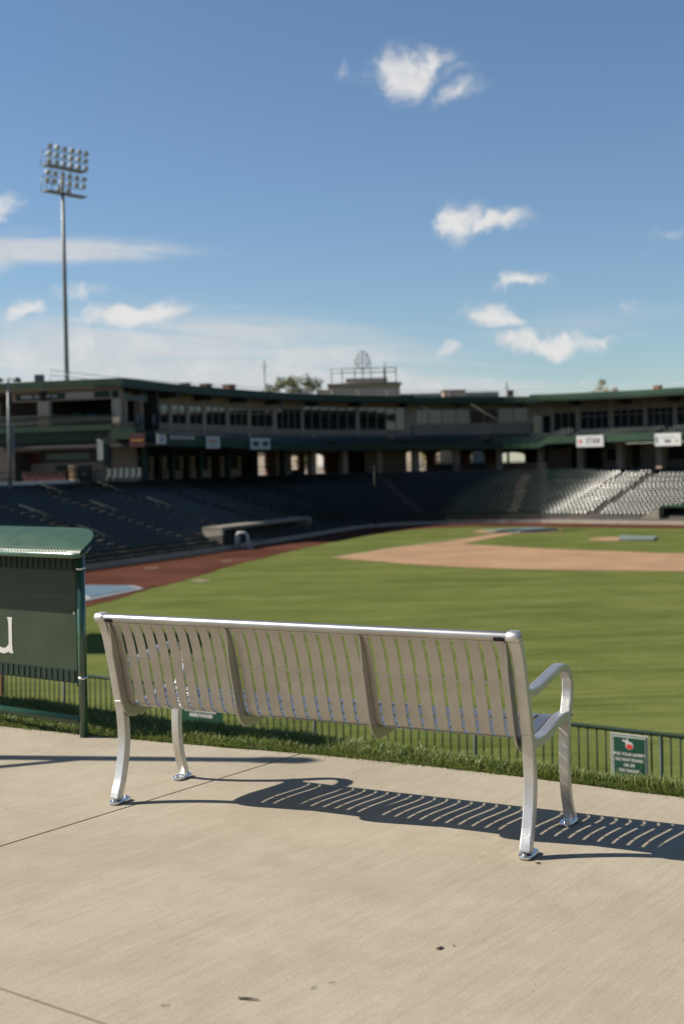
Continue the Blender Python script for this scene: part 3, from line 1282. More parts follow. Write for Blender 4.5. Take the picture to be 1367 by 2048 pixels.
# second sign behind the bench
t_ = s_at_x(FN, -2.06)
p = FN.P(t_, .05)
sg = thing('notice_board', 'wide green notice board with white frame on the railing behind the bench', 'sign', (p.x, p.y, RZ - .08), FN.ang(t_) + PI)
m_ = MB()
m_.box((0, 0, -.23), (.80, .008, .46))
m_.build('board', 'sign_green', sg, bevel=.002)
m_ = MB()
m_.box((0, -.007, -.15), (.58, .006, .25))
m_.build('frame', 'letter_white', sg)
m_ = MB()
m_.box((0, -.012, -.15), (.53, .005, .20))
m_.build('face', 'concrete_pale', sg)
m_ = MB()
rnd = random.Random(5)
x = -.20
while x < .22:
    w = rnd.uniform(.022, .036)
    m_.box((x + w / 2, -.0055, -.325), (w, .003, .045))
    if rnd.random() < .5:
        m_.box((x + w / 2, -.0075, -.325 + rnd.choice((-.008, .008))), (w * .4, .002, .018))
    x += w + .012
m_.build('lettering', 'letter_white', sg)
# yellow pole end behind the board
yp = thing('foul_marker', 'dull yellow round post behind the left end of the railing', 'post', (-6.1, 22.6, ZF))
MB().tube([(0, 0, 0), (0, 0, 3.78)], .07, 14).build('pole', 'yellow_post', yp)
MB().tube([(0, 0, 3.78), (0, 0, 3.8), (0, 0, 3.84)], [.075, .075, .04], 14).build('cap', 'yellow_post', yp)

# unseen board on posts, added beyond the left edge to shadow the outfield
sb = thing('shadow_board', 'tall dark green score board on two posts in left field', 'scoreboard', (-20.5, 54.5, ZF), R_(88))
MB().box((0, 0, 9.6), (6.2, .5, 4.2)).build('board', 'green_dark', sb, bevel=.05)
for x in (-2.3, 2.3):
    MB().tube([(x, 0, 0), (x, 0, 7.6)], .16, 10).build('post', 'galvanised', sb)

# ------------------------------------------------------------------ seating bowl
NROW = 18
RISE, TREAD, Q0 = .268, .93, .9
ZR0 = ZF + .62


def row_z(r):
    return ZR0 + RISE * r


bowl = MB()
ts = frange(0, FP.L, 1.3)
prof = [(0.25, ZF - .2), (0.25, ZR0)]
for r in range(NROW):
    q = Q0 + TREAD * r
    prof += [(q, row_z(r)), (q + .001, row_z(r) + RISE)]
prof += [(Q0 + TREAD * NROW + .3, row_z(NROW)), (Q0 + TREAD * NROW + .3, 0.31)]
vs, fs = [], []
for i, t in enumerate(ts):
    for q, z in prof:
        p = FP.P(t, q)
        vs.append((p.x, p.y, z))
    if i:
        n = len(prof)
        for j in range(n - 1):
            a = (i - 1) * n + j
            fs.append((a, a + n, a + n + 1, a + 1))
bowl.add(vs, fs)
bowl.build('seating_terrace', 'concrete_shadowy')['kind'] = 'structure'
QT = Q0 + TREAD * NROW + .3
conc = MB()
vs, fs = [], []
for i, t in enumerate(ts):
    a, b = FP.P(t, QT), FP.P(t, QT + 75)
    vs += [(a.x, a.y, .3), (b.x, b.y, .3)]
    if i:
        fs.append((2 * i - 2, 2 * i, 2 * i + 1, 2 * i - 1))
conc.add(vs, fs)
conc.build('concourse_floor', 'concrete_stand')['kind'] = 'structure'
# concrete kerb that caps the bowl on the left, with its bollard-like ends
cap_ = thing('terrace_cap', 'pale concrete kerb along the top of the left seats', 'kerb')
sA, sB = 46.0, 79.0
mbk = MB()
slab(mbk, FP, sA, sB, QT - .32, QT - .02, .25, .56)
mbk.build('kerb', 'letter_white', cap_)  # white colour stands in for sun on the shaded kerb face
for s_ in (65.5, sB):
    p = FP.P(s_, QT - .15)
    MB().box((p.x, p.y, .40), (.75, .6, .42), FP.ang(s_)).build('end_block', 'concrete_pale', cap_, bevel=.03)

# front wall of the field
fw = thing('field_wall', 'low pale concrete field wall carrying dark green guard mesh', 'wall')
slab_mb = MB()
slab(slab_mb, FP, 0, FP.L, -.02, .24, ZF, ZF + .42)
slab_mb.build('kerb', 'concrete_pale', fw)
gm = MB()
vs, fs = [], []
tt = frange(0, 132, 1.5)
for i, t in enumerate(tt):
    p = FP.P(t, .1)
    vs += [(p.x, p.y, ZF + .42), (p.x, p.y, ZF + 1.25)]
    if i:
        fs.append((2 * i - 2, 2 * i, 2 * i + 1, 2 * i - 1))
gm.add(vs, fs)
gm.build('guard_mesh', 'mesh_guard', fw)
tb = MB()
tb.tube([(*FP.P(t, .1), ZF + 1.27) for t in frange(0, 132, 1.5)], .045, 6)
tb.build('top_rail', 'green_rail', fw)
pp = MB().tube([(0, 0, .4), (0, 0, 1.27)], .04, 6)
p0 = None
for t in frange(40, 132, 2.4):
    p = FP.P(t, .1)
    if p0 is None:
        o = pp.build('post', 'green_rail', fw)
        p0 = o.data
    else:
        o = part(p0, 'post', fw)
    o.location = (p.x, p.y, ZF)

# seats
seat = MB()
NW = 4
vs, fs = [], []
for j in range(4):
    v = j / 3
    for i in range(NW + 1):
        u = i / NW * 2 - 1
        w = .215 * (1 - .25 * v ** 3)
        y = .08 + .075 * v - .04 * (u * u) * .9 - .02 * math.sin(v * PI)
        zz = .36 + .50 * v - (.07 * u * u * (v > .9))
        vs.append((u * w, y, zz))
for j in range(3):
    for i in range(NW):
        a = j * (NW + 1) + i
        fs.append((a, a + 1, a + NW + 2, a + NW + 1))
seat.add(vs, fs, True)
vs, fs = [], []
for j in range(4):
    v = j / 3
    for i in range(5):
        u = i / 2 - 1
        w = .170 * (1 - .30 * (2 * v - 1) ** 2)
        vs.append((u * w, -.17 + .165 * v - .022 * (1 - u * u * .9) * (1 - .8 * (2 * v - 1) ** 2), .32 + .40 * v))
for j in range(3):
    for i in range(4):
        a = j * 5 + i
        fs.append((a, a + 1, a + 6, a + 5))
seat.add(vs, fs, True)
seat.box((-.24, .0, .36), (.03, .34, .06))
seat.box((-.24, .05, .17), (.03, .08, .34))
SEATS = []
AISLE = 9.6
A0 = 3.2
for r in range(NROW):
    q = Q0 + TREAD * r + .42
    t = 0.6
    # step along the offset curve
    while t < FP.L - 1:
        p = FP.P(t, q)
        p2 = FP.P(t + .1, q)
        ds = (p2 - p).length / .1
        ph = (t - A0) % AISLE
        blocked = (r < 2 and 74.0 < t < 96.0)            # dugout notch
        if not (ph < 1.25 / max(ds, .8)) and not blocked and not (r == 0 and False):
            SEATS.append((p.x, p.y, row_z(r) + .0, FP.ang(t), t, r))
        t += .545 / ds
# keep what the camera side of the stadium can show
SEATS = [s for s in SEATS if s[0] / s[1] > -.42]
vis = [s for s in SEATS if -.262 < s[0] / s[1] < .262 and not (s[0] / s[1] < -.195 and s[2] < -1.9)]
vis.sort(key=lambda s: s[0] ** 2 + s[1] ** 2)
near_ids = set(id(s) for s in vis[:300])
sdat = None
for s in vis[:300]:
    if sdat is None:
        o = seat.build('stadium_seat', 'seat_plastic')
        sdat = o.data
    else:
        o = bpy.data.objects.new('stadium_seat', sdat)
        COL.objects.link(o)
    o.location = s[:3]
    o.rotation_euler = (0, 0, s[3] + PI * 0)
    tag(o, 'dark plastic folding seat in the nearest rows of the shaded left stand', 'seat', 'nearest seats of the left stand')
bulk = MB()
for s in SEATS:
    if id(s) in near_ids:
        continue
    c, sn = math.cos(s[3]), math.sin(s[3])
    o_ = len(bulk.v)
    bulk.v += [(s[0] + x * c - y * sn, s[1] + x * sn + y * c, s[2] + z) for x, y, z in seat.v]
    bulk.f += [tuple(i + o_ for i in f) for f in seat.f]
    bulk.sm += seat.sm
tag(bulk.build('stadium_seating', 'seat_plastic'), 'rows upon rows of dark plastic seats filling the curved stadium stands', 'seating', kind='stuff')

# aisle steps and handrails


def rail_thing(t, r0, r1, label, group):
    p0_, p1_ = FP.P(t, Q0 + TREAD * r0), FP.P(t, Q0 + TREAD * r1)
    z0_, z1_ = row_z(r0) + .95, row_z(r1) + .95
    h_ = thing('aisle_handrail', label, 'handrail', (p0_.x, p0_.y, row_z(r0)), 0, group)
    d = p1_ - p0_
    zr = row_z(r0)
    MB().tube([(0, 0, .15), (0, 0, .95), (d.x, d.y, z1_ - zr), (d.x, d.y, z1_ - zr - .8)], .035, 6).build('rail', 'green_rail', h_)
    n = 3
    for i in range(1, n):
        u = i / n
        zt = .95 + (z1_ - z0_) * u
        MB().tube([(d.x * u, d.y * u, zt - .9), (d.x * u, d.y * u, zt)], .03, 6).build('post', 'green_rail', h_)


k = 0
t = A0 + .6
aisles = []
while t < FP.L:
    aisles.append(t)
    t += AISLE
na = 0
for t in aisles:
    p = FP.P(t, 8)
    if not (-.33 < p.x / p.y < .30):
        continue
    od = ORD[na]
    na += 1
    stp = MB()
    for r in range(NROW):
        q = Q0 + TREAD * r
        a = FP.P(t, q + TREAD * .75)
        stp.box((a.x, a.y, row_z(r) + RISE * .25), (1.1, TREAD * .5, RISE * .5 + .01), FP.ang(t))
    so2 = stp.build('aisle_steps', 'concrete_pale')
    tag(so2, 'pale concrete steps of the %s seating aisle counted from the left' % od, 'steps', 'aisle steps of the stands')
    near_l = p.x / p.y < .02
    lab = 'green pipe handrail of the %s seating aisle from the left, %s'
    grp = 'handrails of the left stand' if near_l else 'handrails behind home plate'
    for r0, r1 in ((1, 5), (7, 11), (13, 17)):
        if 70 < t < 99 and r0 < 6:
            continue
        rail_thing(t, r0, r1, lab % (od, {1: 'lowest section', 7: 'middle section', 13: 'top section'}[r0]), grp)

# ------------------------------------------------------------------ dugout, left
dg = thing('dugout', 'concrete dugout with pale flat roof in the left stand', 'dugout')
d0, d1 = 75.0, 95.0
m_ = MB()
slab(m_, FP, d0, d1, .35, 2.3, ZF + 1.75, ZF + 2.0)
m_.build('roof', 'concrete_stand', dg)
m_ = MB()
slab(m_, FP, d0 + .4, d1 - .4, 1.9, 2.2, ZF - .9, ZF + 1.74)
m_.build('rear_wall', 'dark_interior', dg)  # wall colour darkened to make the dugout opening look shaded
for s_ in (d0, d1 - .35):
    m_ = MB()
    slab(m_, FP, s_, s_ + .35, .36, 2.25, ZF - .2, ZF + 1.745)
    m_.build('end_wall', 'concrete_pale', dg)
for s_ in frange(d0 + 3, d1 - 3, 3.4):
    p = FP.P(s_, .9)
    MB().tube([(p.x, p.y, ZF), (p.x, p.y, ZF + 1.75)], .07, 8).build('post', 'green_dark', dg)
m_ = MB()
slab(m_, FP, d0 + .5, d1 - .5, 1.4, 1.85, ZF, ZF + .45)
m_.build('seat_bench', 'green_dark', dg)
for s_ in (d0 + 4.6, d0 + 6.2):
    m_ = MB()
    for k in range(3):
        slab(m_, FP, s_, s_ + 1.1, -.2 + .25 * k, .02 + .25 * k, ZF + .35 + .2 * k, ZF + .42 + .2 * k)
    m_.build('step', 'tarp_edge', dg)
# ball screen beside the dugout
bs = thing('ball_screen', 'small white padded screen frame beside the dugout', 'screen', (*FP.P(d0 + 1.2, -.9), ZF))
MB().tube([(-.5, 0, 0), (-.5, 0, 1.1), (-.3, 0, 1.45), (.3, 0, 1.45), (.5, 0, 1.1), (.5, 0, 0)], .13, 8).build('frame', 'white_paint', bs)
MB().tube([(-.3, .7, 0), (-.3, 0, 1.3)], .09, 8).build('brace', 'white_paint', bs)
MB().box((.75, .1, .3), (.4, .4, .6)).build('pad', 'tarp_edge', bs, bevel=.05)

# dugout, right
dr = thing('dugout', 'sunken dugout with green canopy at the right edge of the stands', 'dugout')
e0 = 0
best = 1e9
for t in frange(100, FP.L, .25):
    p = FP.pos(t)
    if abs(p.x / p.y - .246) < best:
        best, e0 = abs(p.x / p.y - .246), t
m_ = MB()
slab(m_, FP, e0, e0 + 14, .35, 4.6, ZF + 1.85, ZF + 2.05)
m_.build('roof', 'green_fascia', dr)
m_ = MB()
slab(m_, FP, e0 + .4, e0 + 13.6, 4.0, 4.4, ZF, ZF + 1.84)
m_.build('rear_wall', 'tan_wall', dr)
m_ = MB()
slab(m_, FP, e0 - 2.6, e0 - .02, .36, 4.6, ZF, lambda t: ZF + .4 + 1.5 * max(0, (t - e0 + 2.6) / 2.6))
m_.build('ramp_wall', 'concrete_stand', dr)
for s_ in (e0 + .3, e0 + 4, e0 + 8):
    p = FP.P(s_, .6)
    MB().tube([(p.x, p.y, ZF), (p.x, p.y, ZF + 1.85)], .08, 8).build('post', 'green_rail', dr)

# backstop netting
nt = thing('backstop_net', 'thin dark backstop netting hanging behind home plate', 'net')
nm = MB()
vs, fs = [], []
s0n = min(frange(60, 130, .25), key=lambda t: abs(FP.P(t, -.2).x / FP.P(t, -.2).y - .0245))
s1n = min(frange(60, FP.L, .25), key=lambda t: abs(FP.P(t, -.2).x / FP.P(t, -.2).y - .16))
for i, t in enumerate(frange(s0n, s1n, 1.0)):
    p = FP.P(t, -.2)
    vs += [(p.x, p.y, ZF + .4), (p.x, p.y, 1.2)]
    if i:
        fs.append((2 * i - 2, 2 * i, 2 * i + 1, 2 * i - 1))
nm.add(vs, fs)
nm.build('net', 'netting', nt)
p = FP.P(s0n, -.2)
MB().tube([(p.x, p.y, ZF), (p.x, p.y, 1.25)], .035, 6).build('edge_cable', 'green_dark', nt)

# ------------------------------------------------------------------ main stand building
RP = Path([(-20.5, 121), (-16.7, 132), (-11, 144), (-5, 154), (1.5, 161), (8.9, 166), (17, 168), (25, 166.5), (33, 160), (40.5, 151.5), (52, 138)])


def lerp_tab(tab):
    def f(t):
        for (a, x), (b, y) in zip(tab, tab[1:]):
            if a <= t <= b:
                return x + (y - x) * (t - a) / (b - a)
        return tab[0][1] if t < tab[0][0] else tab[-1][1]
    return f


roof_z = lerp_tab([(0, 10.13), (56, 10.13), (64, 10.1), (72.5, 9.84), (90, 9.55), (111, 9.5)])
bld = thing('grandstand_building', 'long curved tan stadium building with green roof edge above the seats', 'building')
m_ = MB()
slab(m_, RP, .0, RP.L, .35, 16, lambda t: roof_z(t) - .5, lambda t: roof_z(t) - .06)
roof = m_.build('roof', 'roof_top', bld)
OV = lambda a: -3.0 if a > 72 else 0.0      # eaves lengthened over the right wing to put shade on the upper deck
m_ = MB()
slab(m_, RP, 72.45, RP.L, -2.64, .34, lambda t: roof_z(t) - .5, lambda t: roof_z(t) - .06)
m_.build('roof_overhang', 'roof_top', bld)
FB = [0, 13.5, 27.5, 41.5, 56, 72.4, 83.4, 95, 111]
for i, (a, b) in enumerate(zip(FB, FB[1:])):
    dzf = -.18 if i == 4 else 0
    m_ = MB()
    slab(m_, RP, a + .02, b - .02, OV(a), OV(a) + .34, lambda t: roof_z(t) - .62 + dzf, lambda t: roof_z(t) + dzf)
    m_.build('fascia', 'green_fascia', bld)
    m_ = MB()
    slab(m_, RP, a + .02, b - .02, OV(a) + .06, OV(a) + .33, lambda t: roof_z(t) - .86 + dzf, lambda t: roof_z(t) - .625 + dzf)
    m_.build('gutter', 'green_dark', bld)
m_ = MB()
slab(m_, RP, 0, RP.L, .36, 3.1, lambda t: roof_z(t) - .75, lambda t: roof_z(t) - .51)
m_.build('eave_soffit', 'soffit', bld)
for t in frange(5, 105, 7.2):
    m_ = MB()
    slab(m_, RP, t, t + .5, .5, 2.75, lambda s: roof_z(s) - 1.35, lambda s: roof_z(s) - .76)
    m_.build('eave_bracket', 'soffit', bld)
# deck, upper seats, fascia
DZ = lerp_tab([(0, 3.6), (14, 3.55), (24, 3.25), (60, 3.1), (74, 2.95), (75.5, 3.5), (111, 3.5)])
DT = lerp_tab([(0, 4.75), (14, 4.7), (24, 3.95), (60, 3.85), (74, 3.65), (75.5, 4.4), (111, 4.4)])
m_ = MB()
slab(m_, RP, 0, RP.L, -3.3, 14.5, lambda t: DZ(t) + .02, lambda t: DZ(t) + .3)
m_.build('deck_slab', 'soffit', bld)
for a, b in zip((0, 12, 25, 45, 60, 74.2, 76.8, 90, 100), (11.98, 24.98, 44.98, 59.98, 74.18, 76.78, 89.98, 99.98, 111)):
    m_ = MB()
    slab(m_, RP, a, b, -3.6, -3.31, DZ, DT)
    m_.build('deck_fascia', 'green_fascia', bld)
for r in range(5):
    m_ = MB()
    slab(m_, RP, 0, RP.L, -3.0 + r * .95, -3.0 + (r + 1) * .95 - .002, lambda t: DZ(t) + .3, lambda t: DZ(t) + .32 + .27 * r)
    m_.build('deck_tier', 'deck_shade', bld)
m_ = MB()
m_.tube([(*RP.P(t, -3.45), DT(t) + .38) for t in frange(0, 111, 2)], .035, 6)
m_.build('deck_rail', 'green_rail', bld)
ups = MB()
NB = 4 * (NW + 1)
back_v = seat.v[:NB]
back_f = [f for f in seat.f if max(f) < NB]
for r in range(4):
    t = 22.0
    q = -2.6 + r * .95
    while t < 108:
        if not (t % 13.0 < 1.1):
            p = RP.P(t, q)
            a = RP.ang(t)
            c, sn = math.cos(a), math.sin(a)
            z = DZ(t) + .33 + .27 * r
            o_ = len(ups.v)
            ups.v += [(p.x + x * c - y * sn, p.y + x * sn + y * c, z + zz) for x, y, zz in back_v]
            ups.f += [tuple(i + o_ for i in f) for f in back_f]
            ups.sm += [True] * len(back_f)
        t += .56
tag(ups.build('upper_deck_seating', 'seat_plastic'), 'dark seats packed along the upper deck under the windows', 'seating', kind='stuff')

# suite level: wall pieces and windows
QW = 2.8


def wall_piece(t0, t1, z0, z1, m='tan_wall', q0=QW, q1=QW + .35, name='wall'):
    mb = MB()
    slab(mb, RP, t0, t1, q0, q1, z0, z1)
    return mb.build(name, m, bld)


def window(t0, t1, z0, z1, nx, transom=None, framew=.09):
    fr = MB()
    bars = [t0 + (t1 - t0) * i / nx for i in range(nx + 1)]
    for i, t in enumerate(bars):
        w = framew
        a = min(max(t - w / 2, t0), t1 - w)
        slab(fr, RP, a, a + w, QW + .02, QW + .14, z0, z1)
    for z in [z0, z1 - framew] + ([transom] if transom else []):
        slab(fr, RP, t0, t1, QW + .03, QW + .13, z, z + framew)
    wn = fr.build('window', 'window_frame', bld)
    zs = [z0 + framew] + ([transom, transom + framew] if transom else []) + [z1 - framew]
    for i in range(nx):
        for za, zb in zip(zs[::2], zs[1::2]):
            pm_ = MB()
            slab(pm_, RP, bars[i] + framew * .5, bars[i + 1] - framew * .5, QW + .09, QW + .11, za, zb, 3)
            pm_.build('pane', 'glass', wn)
    return wn


def rz(t):
    return roof_z(t) - .7


# bays: (s0, s1, z0, z1, panes, transom, sill z base)
BAYS = [(11.2, 14.4, 6.15, 8.25, 2, 7.6), (14.95, 17.8, 6.15, 8.25, 2, 7.6), (18.4, 21.1, 6.15, 8.25, 2, 7.6), (21.7, 25.8, 6.15, 8.3, 3, 7.65),
        (26.4, 30.2, 6.15, 8.25, 3, 7.6), (30.75, 35.1, 6.1, 8.2, 3, 7.6), (35.75, 40.15, 5.85, 8.5, 4, None), (40.5, 49.0, 5.8, 8.8, 6, None),
        (49.4, 55.9, 5.8, 8.8, 5, None), (57.2, 70.4, 6.5, 8.5, 8, None), (73.3, 76.2, 5.2, 7.65, 3, None), (76.8, 80.8, 5.2, 7.65, 4, 6.9),
        (81.5, 85.7, 5.2, 7.65, 4, 6.9), (86.2, 90.0, 5.2, 7.65, 4, 6.9), (90.5, 95, 5.2, 7.65, 4, 6.9), (95.6, 100, 5.2, 7.65, 4, 6.9)]
prev = 9.2
for b in BAYS:
    t0, t1, z0, z1, nx, tr_ = b
    base = DZ((t0 + t1) / 2)
    wall_piece(prev, t0 - .002, base, rz, 'tan_trim' if t0 > 11.3 else 'tan_wall', QW - .02 if t0 > 11.3 else QW, QW + .36, 'pier')
    wall_piece(t0, t1 - .002, z1, rz)
    wall_piece(t0, t1 - .002, base, z0)
    window(t0, t1 - .002, z0, z1, nx, tr_)
    prev = t1
wall_piece(prev, 111, 3.5, rz)
# doors between press box and suites
for t in (71.0, 72.1):
    m_ = MB()
    slab(m_, RP, t, t + .85, QW - .06, QW - .021, 5.0, 7.3)
    m_.build('door', 'glass', bld)
# press box front sits proud
m_ = MB()
slab(m_, RP, 56.6, 70.8, QW - .5, QW - .03, 5.0, 6.45)
m_.build('press_box_front', 'tan_wall', bld)
# guy cables in front of the windows
for t, q1 in ((39, 3), (58.5, 3), (66, 3)):
    a, b = RP.P(t - 3, .2), RP.P(t + 6.5, -3.4)
    MB().tube([(a.x, a.y, roof_z(t) - .6), (b.x, b.y, DT(t) + .3)], .016, 5).build('cable', 'galvanised', bld)

# concourse level: columns, rear wall with arches
for t in frange(3, 108, 6.0):
    p = RP.P(t, -.6)
    mt = 'green_dark' if t < 36 else 'tan_wall'
    w = .5 if t < 36 else .8
    MB().box((p.x, p.y, 1.9), (w, w, 3.2 + (.0 if t < 75 else .3)), RP.ang(t)).build('column', mt, bld)
QB = 12.0


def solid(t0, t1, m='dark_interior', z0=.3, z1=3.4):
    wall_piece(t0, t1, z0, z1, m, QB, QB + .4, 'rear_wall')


def arch(t0, t1, zs, zt, m='tan_wall'):
    """wall bay with an arched opening: spring height zs, crown zt, solid head to 3.4"""
    mb = MB()
    n = 10
    vs, fs = [], []
    tm, hw = (t0 + t1) / 2, (t1 - t0) / 2
    for i in range(n + 1):
        u = -1 + 2 * i / n
        z = zs + (zt - zs) * math.sqrt(max(0, 1 - u * u))
        for q in (QB, QB + .4):
            p = RP.P(tm + u * hw, q)
            vs += [(p.x, p.y, z), (p.x, p.y, 3.6)]
    for i in range(n):
        o = 4 * i
        fs += [(o, o + 4, o + 5, o + 1), (o + 2, o + 3, o + 7, o + 6), (o, o + 2, o + 6, o + 4)]
    mb.add(vs, fs)
    mb.build('arch', m, bld)


OPEN = [(40.9, 42.4, 2.9, 3.5), (44.6, 46.9, 2.5, 2.9), (47.6, 50.2, 2.5, 3.0), (58.4, 60.6, 2.3, 3.1), (61.4, 63.2, 2.3, 3.1), (64.5, 65.8, 2.3, 2.9), (67.0, 69.0, 2.2, 2.6)]
prev = 0
for i, (a, b, zs, zt) in enumerate(OPEN):
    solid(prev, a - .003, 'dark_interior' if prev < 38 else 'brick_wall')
    arch(a, b, zs, zt)
    if i in (4, 5, 6, 1):
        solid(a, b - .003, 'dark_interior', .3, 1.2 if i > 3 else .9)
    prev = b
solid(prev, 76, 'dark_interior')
solid(76.003, 111, 'tan_wall')
# side partition walls under the deck
for t, m in ((8.0, 'tan_wall'), (37.5, 'tan_wall'), (51.5, 'tan_wall'), (54, 'tan_wall'), (72, 'tan_wall'), (84, 'tan_trim'), (92, 'tan_wall')):
    wall_piece(t, t + 2.6, .3, 3.25, m, 4.6, 5.0, 'kiosk_wall')
for t in (10.8, 16.5, 22, 28, 79.5, 88):
    m_ = MB()
    slab(m_, RP, t, t + 2.4, 4.5, 4.58, 1.2, 2.7)
    m_.build('kiosk_shutter', 'hollow', bld)
    wall_piece(t - .8, t + 3.2, .3, 3.2, 'tan_wall', 4.6, 5.0, 'kiosk_wall')
m_ = MB()
slab(m_, RP, 4, 34, 4.45, 4.59, 2.75, 3.25)
m_.build('kiosk_sign_band', 'green_dark', bld)

# concourse railing along the top of the seats
cr = thing('concourse_railing', 'dark green railing along the concourse above the seats', 'railing')
m_ = MB()
m_.tube([(*FP.P(t, QT - .05), 1.35) for t in frange(60, FP.L - 4, 2)], .04, 6)
m_.build('top_rail', 'green_rail', cr)
m_ = MB()
m_.tube([(*FP.P(t, QT - .05), .85) for t in frange(60, FP.L - 4, 2)], .03, 6)
m_.build('middle_rail', 'green_rail', cr)
pp = MB().tube([(0, 0, .25), (0, 0, 1.35)], .035, 6)
p0 = None
for t in frange(60, FP.L - 4, 2.1):
    p = FP.P(t, QT - .05)
    if p0 is None:
        o = pp.build('post', 'green_rail', cr)
        p0 = o.data
    else:
        o = part(p0, 'post', cr)
    o.location = (p.x, p.y, 0)

# ------------------------------------------------------------------ club building at the left end
CP = Path([(-46, 128.9), (-33.5, 125), (-20.5, 121)], False)
CL = CP.L
def cx_(x):
    lo, hi = 0.0, CL
    for _ in range(40):
        mid = (lo + hi) / 2
        if CP.pos(mid).x < x:
            lo = mid
        else:
            hi = mid
    return lo
club = thing('club_building', 'two storey tan club pavilion with open balcony at the left end of the stadium', 'building')


def cslab(name, s0, s1, q0, q1, z0, z1, m, bevel=0):
    mb = MB()
    slab(mb, CP, s0, s1, q0, q1, z0, z1, 6)
    return mb.build(name, m, club, bevel=bevel)


cslab('roof', 0, CL - .36, .36, 15, 9.65, 10.07, 'roof_top')
cslab('fascia', 0, CL + .0, .0, .34, 9.5, 10.13, 'green_fascia')
cslab('gutter', 0, CL - .4, .37, .7, 9.28, 9.49, 'tan_trim')
cslab('soffit', 0, CL - .4, .71, 9, 9.3, 9.64, 'soffit')
sb_ = cslab('sign_band', cx_(-32.6), cx_(-21.2), 1.2, 1.5, 8.25, 9.25, 'tan_wall')
# lettered strip
p = CP.P(cx_(-27.0), 1.17)
for (x0, x1, m) in ((-32.2, -27.0, 'green_dark'), (-26.98, -24.0, 'tan_trim'), (-23.98, -21.6, 'green_dark')):
    m_ = MB()
    slab(m_, CP, cx_(x0), cx_(x1), 1.14, 1.19, 8.42, 9.02, 6)
    m_.build('sign_strip', m, sb_)
ca = CP.ang(5)
o = text_obj('lettering', 'LINCOLN', .62, 'white_paint', club, bold=.02, shear=.1)
p = CP.P(cx_(-25.5), 1.10)
o.location = (p.x, p.y, 8.72)
o.rotation_euler = (0, 0, ca)
m_ = MB()
rnd = random.Random(9)
x = -31.6
while x < -27.6:
    w = rnd.uniform(.14, .24)
    slab(m_, CP, cx_(x), cx_(x + w), 1.10, 1.13, 8.60, 8.60 + rnd.uniform(.2, .3), 3)
    x += w + rnd.choice((.07, .07, .07, .25))
m_.build('lettering', 'white_paint', club)['kind'] = 'stuff'
for x, w in ((-34.2, .9), (-29.0, 1.25), (-21.6, .8)):
    s_ = cx_(x)
    cslab('column', s_ - w / 2, s_ + w / 2, .62, 1.16, 5.6, 8.248, 'tan_trim')
cslab('balcony_fascia', cx_(-35), cx_(-21.7), .02, .5, 5.25, 5.72, 'green_fascia')
cslab('balcony_slab', cx_(-35.2), cx_(-21.5), .51, 9, 4.2, 5.2, 'green_dark')
cslab('balcony_floor', cx_(-35.2), cx_(-21.5), .52, 9, 5.21, 5.3, 'concrete_shadowy')
cslab('corner_step', cx_(-21.4), CL + 1.6, -.9, .4, 4.3, 5.35, 'green_fascia')
cslab('corner_rail', cx_(-21.3), CL + 1.4, -.8, -.6, 5.36, 5.9, 'mesh_guard')
cslab('inner_wall', 0, CL - .4, 8.2, 8.6, 5.3, 9.3, 'dark_interior')
m_ = MB()
for z in (6.05, 6.75):
    m_.tube([(*CP.P(s_, .3), z) for s_ in (cx_(-35), cx_(-21.8))], .045, 6)
m_.build('balcony_rail', 'green_rail', club)
cslab('rail_mesh', cx_(-35), cx_(-21.8), .29, .31, 5.72, 6.75, 'mesh_guard')
for x in (-31.8, -26.2, -24.6):
    p = CP.P(cx_(x), 2.2)
    MB().box((p.x, p.y, 6.2), (.9, .9, 1.7), ca).build('bar_unit', 'hollow', club, bevel=.05)
p = CP.P(cx_(-24.3), .9)
MB().box((p.x, p.y, 6.45), (1.1, .3, .5), ca).build('balcony_table', 'white_paint', club, bevel=.03)
# ground floor
cslab('ground_wall', 0, CL - .4, 3.2, 3.6, .3, 4.2, 'tan_wall')
cslab('soffit_beam', cx_(-35.2), CL - .3, .9, 1.3, 3.75, 4.19, 'soffit')
for x, z0, z1, w, m in ((-31.6, 2.2, 3.3, 1.5, 'red_sign'), (-27.9, 2.25, 3.5, 6.3, 'black_print'), (-24.0, 2.3, 3.3, 1.4, 'blue_print'),
                        (-28.6, .35, 2.0, 1.2, 'green_dark'), (-26.6, .35, 1.95, 2.4, 'black_print')):
    s_ = cx_(x)
    cslab('wall_panel', s_ - w / 2, s_ + w / 2, 3.1, 3.19, z0, z1, m)
s_ = cx_(-27.9)
cslab('mural', s_ - 2.4, s_ + 2.4, 3.04, 3.09, 2.55, 3.15, 'banner_cloth')
s_ = cx_(-22.4)
p = CP.P(s_, .3)
MB().box((p.x, p.y, 2.4), (.5, .5, 4.2), ca).build('column', 'green_dark', club)
s_ = cx_(-22.9)
p = CP.P(s_, -.05)
ban = thing('hanging_banner', 'narrow pale banner hanging beside the dark green club column', 'banner', (p.x, p.y, 2.6), ca)
MB().box((0, 0, .75), (.62, .03, 1.9)).build('cloth', 'tarp_edge', ban)
MB().tube([(-.36, 0, 1.72), (.36, 0, 1.72)], .03, 6).build('rod', 'galvanised', ban)
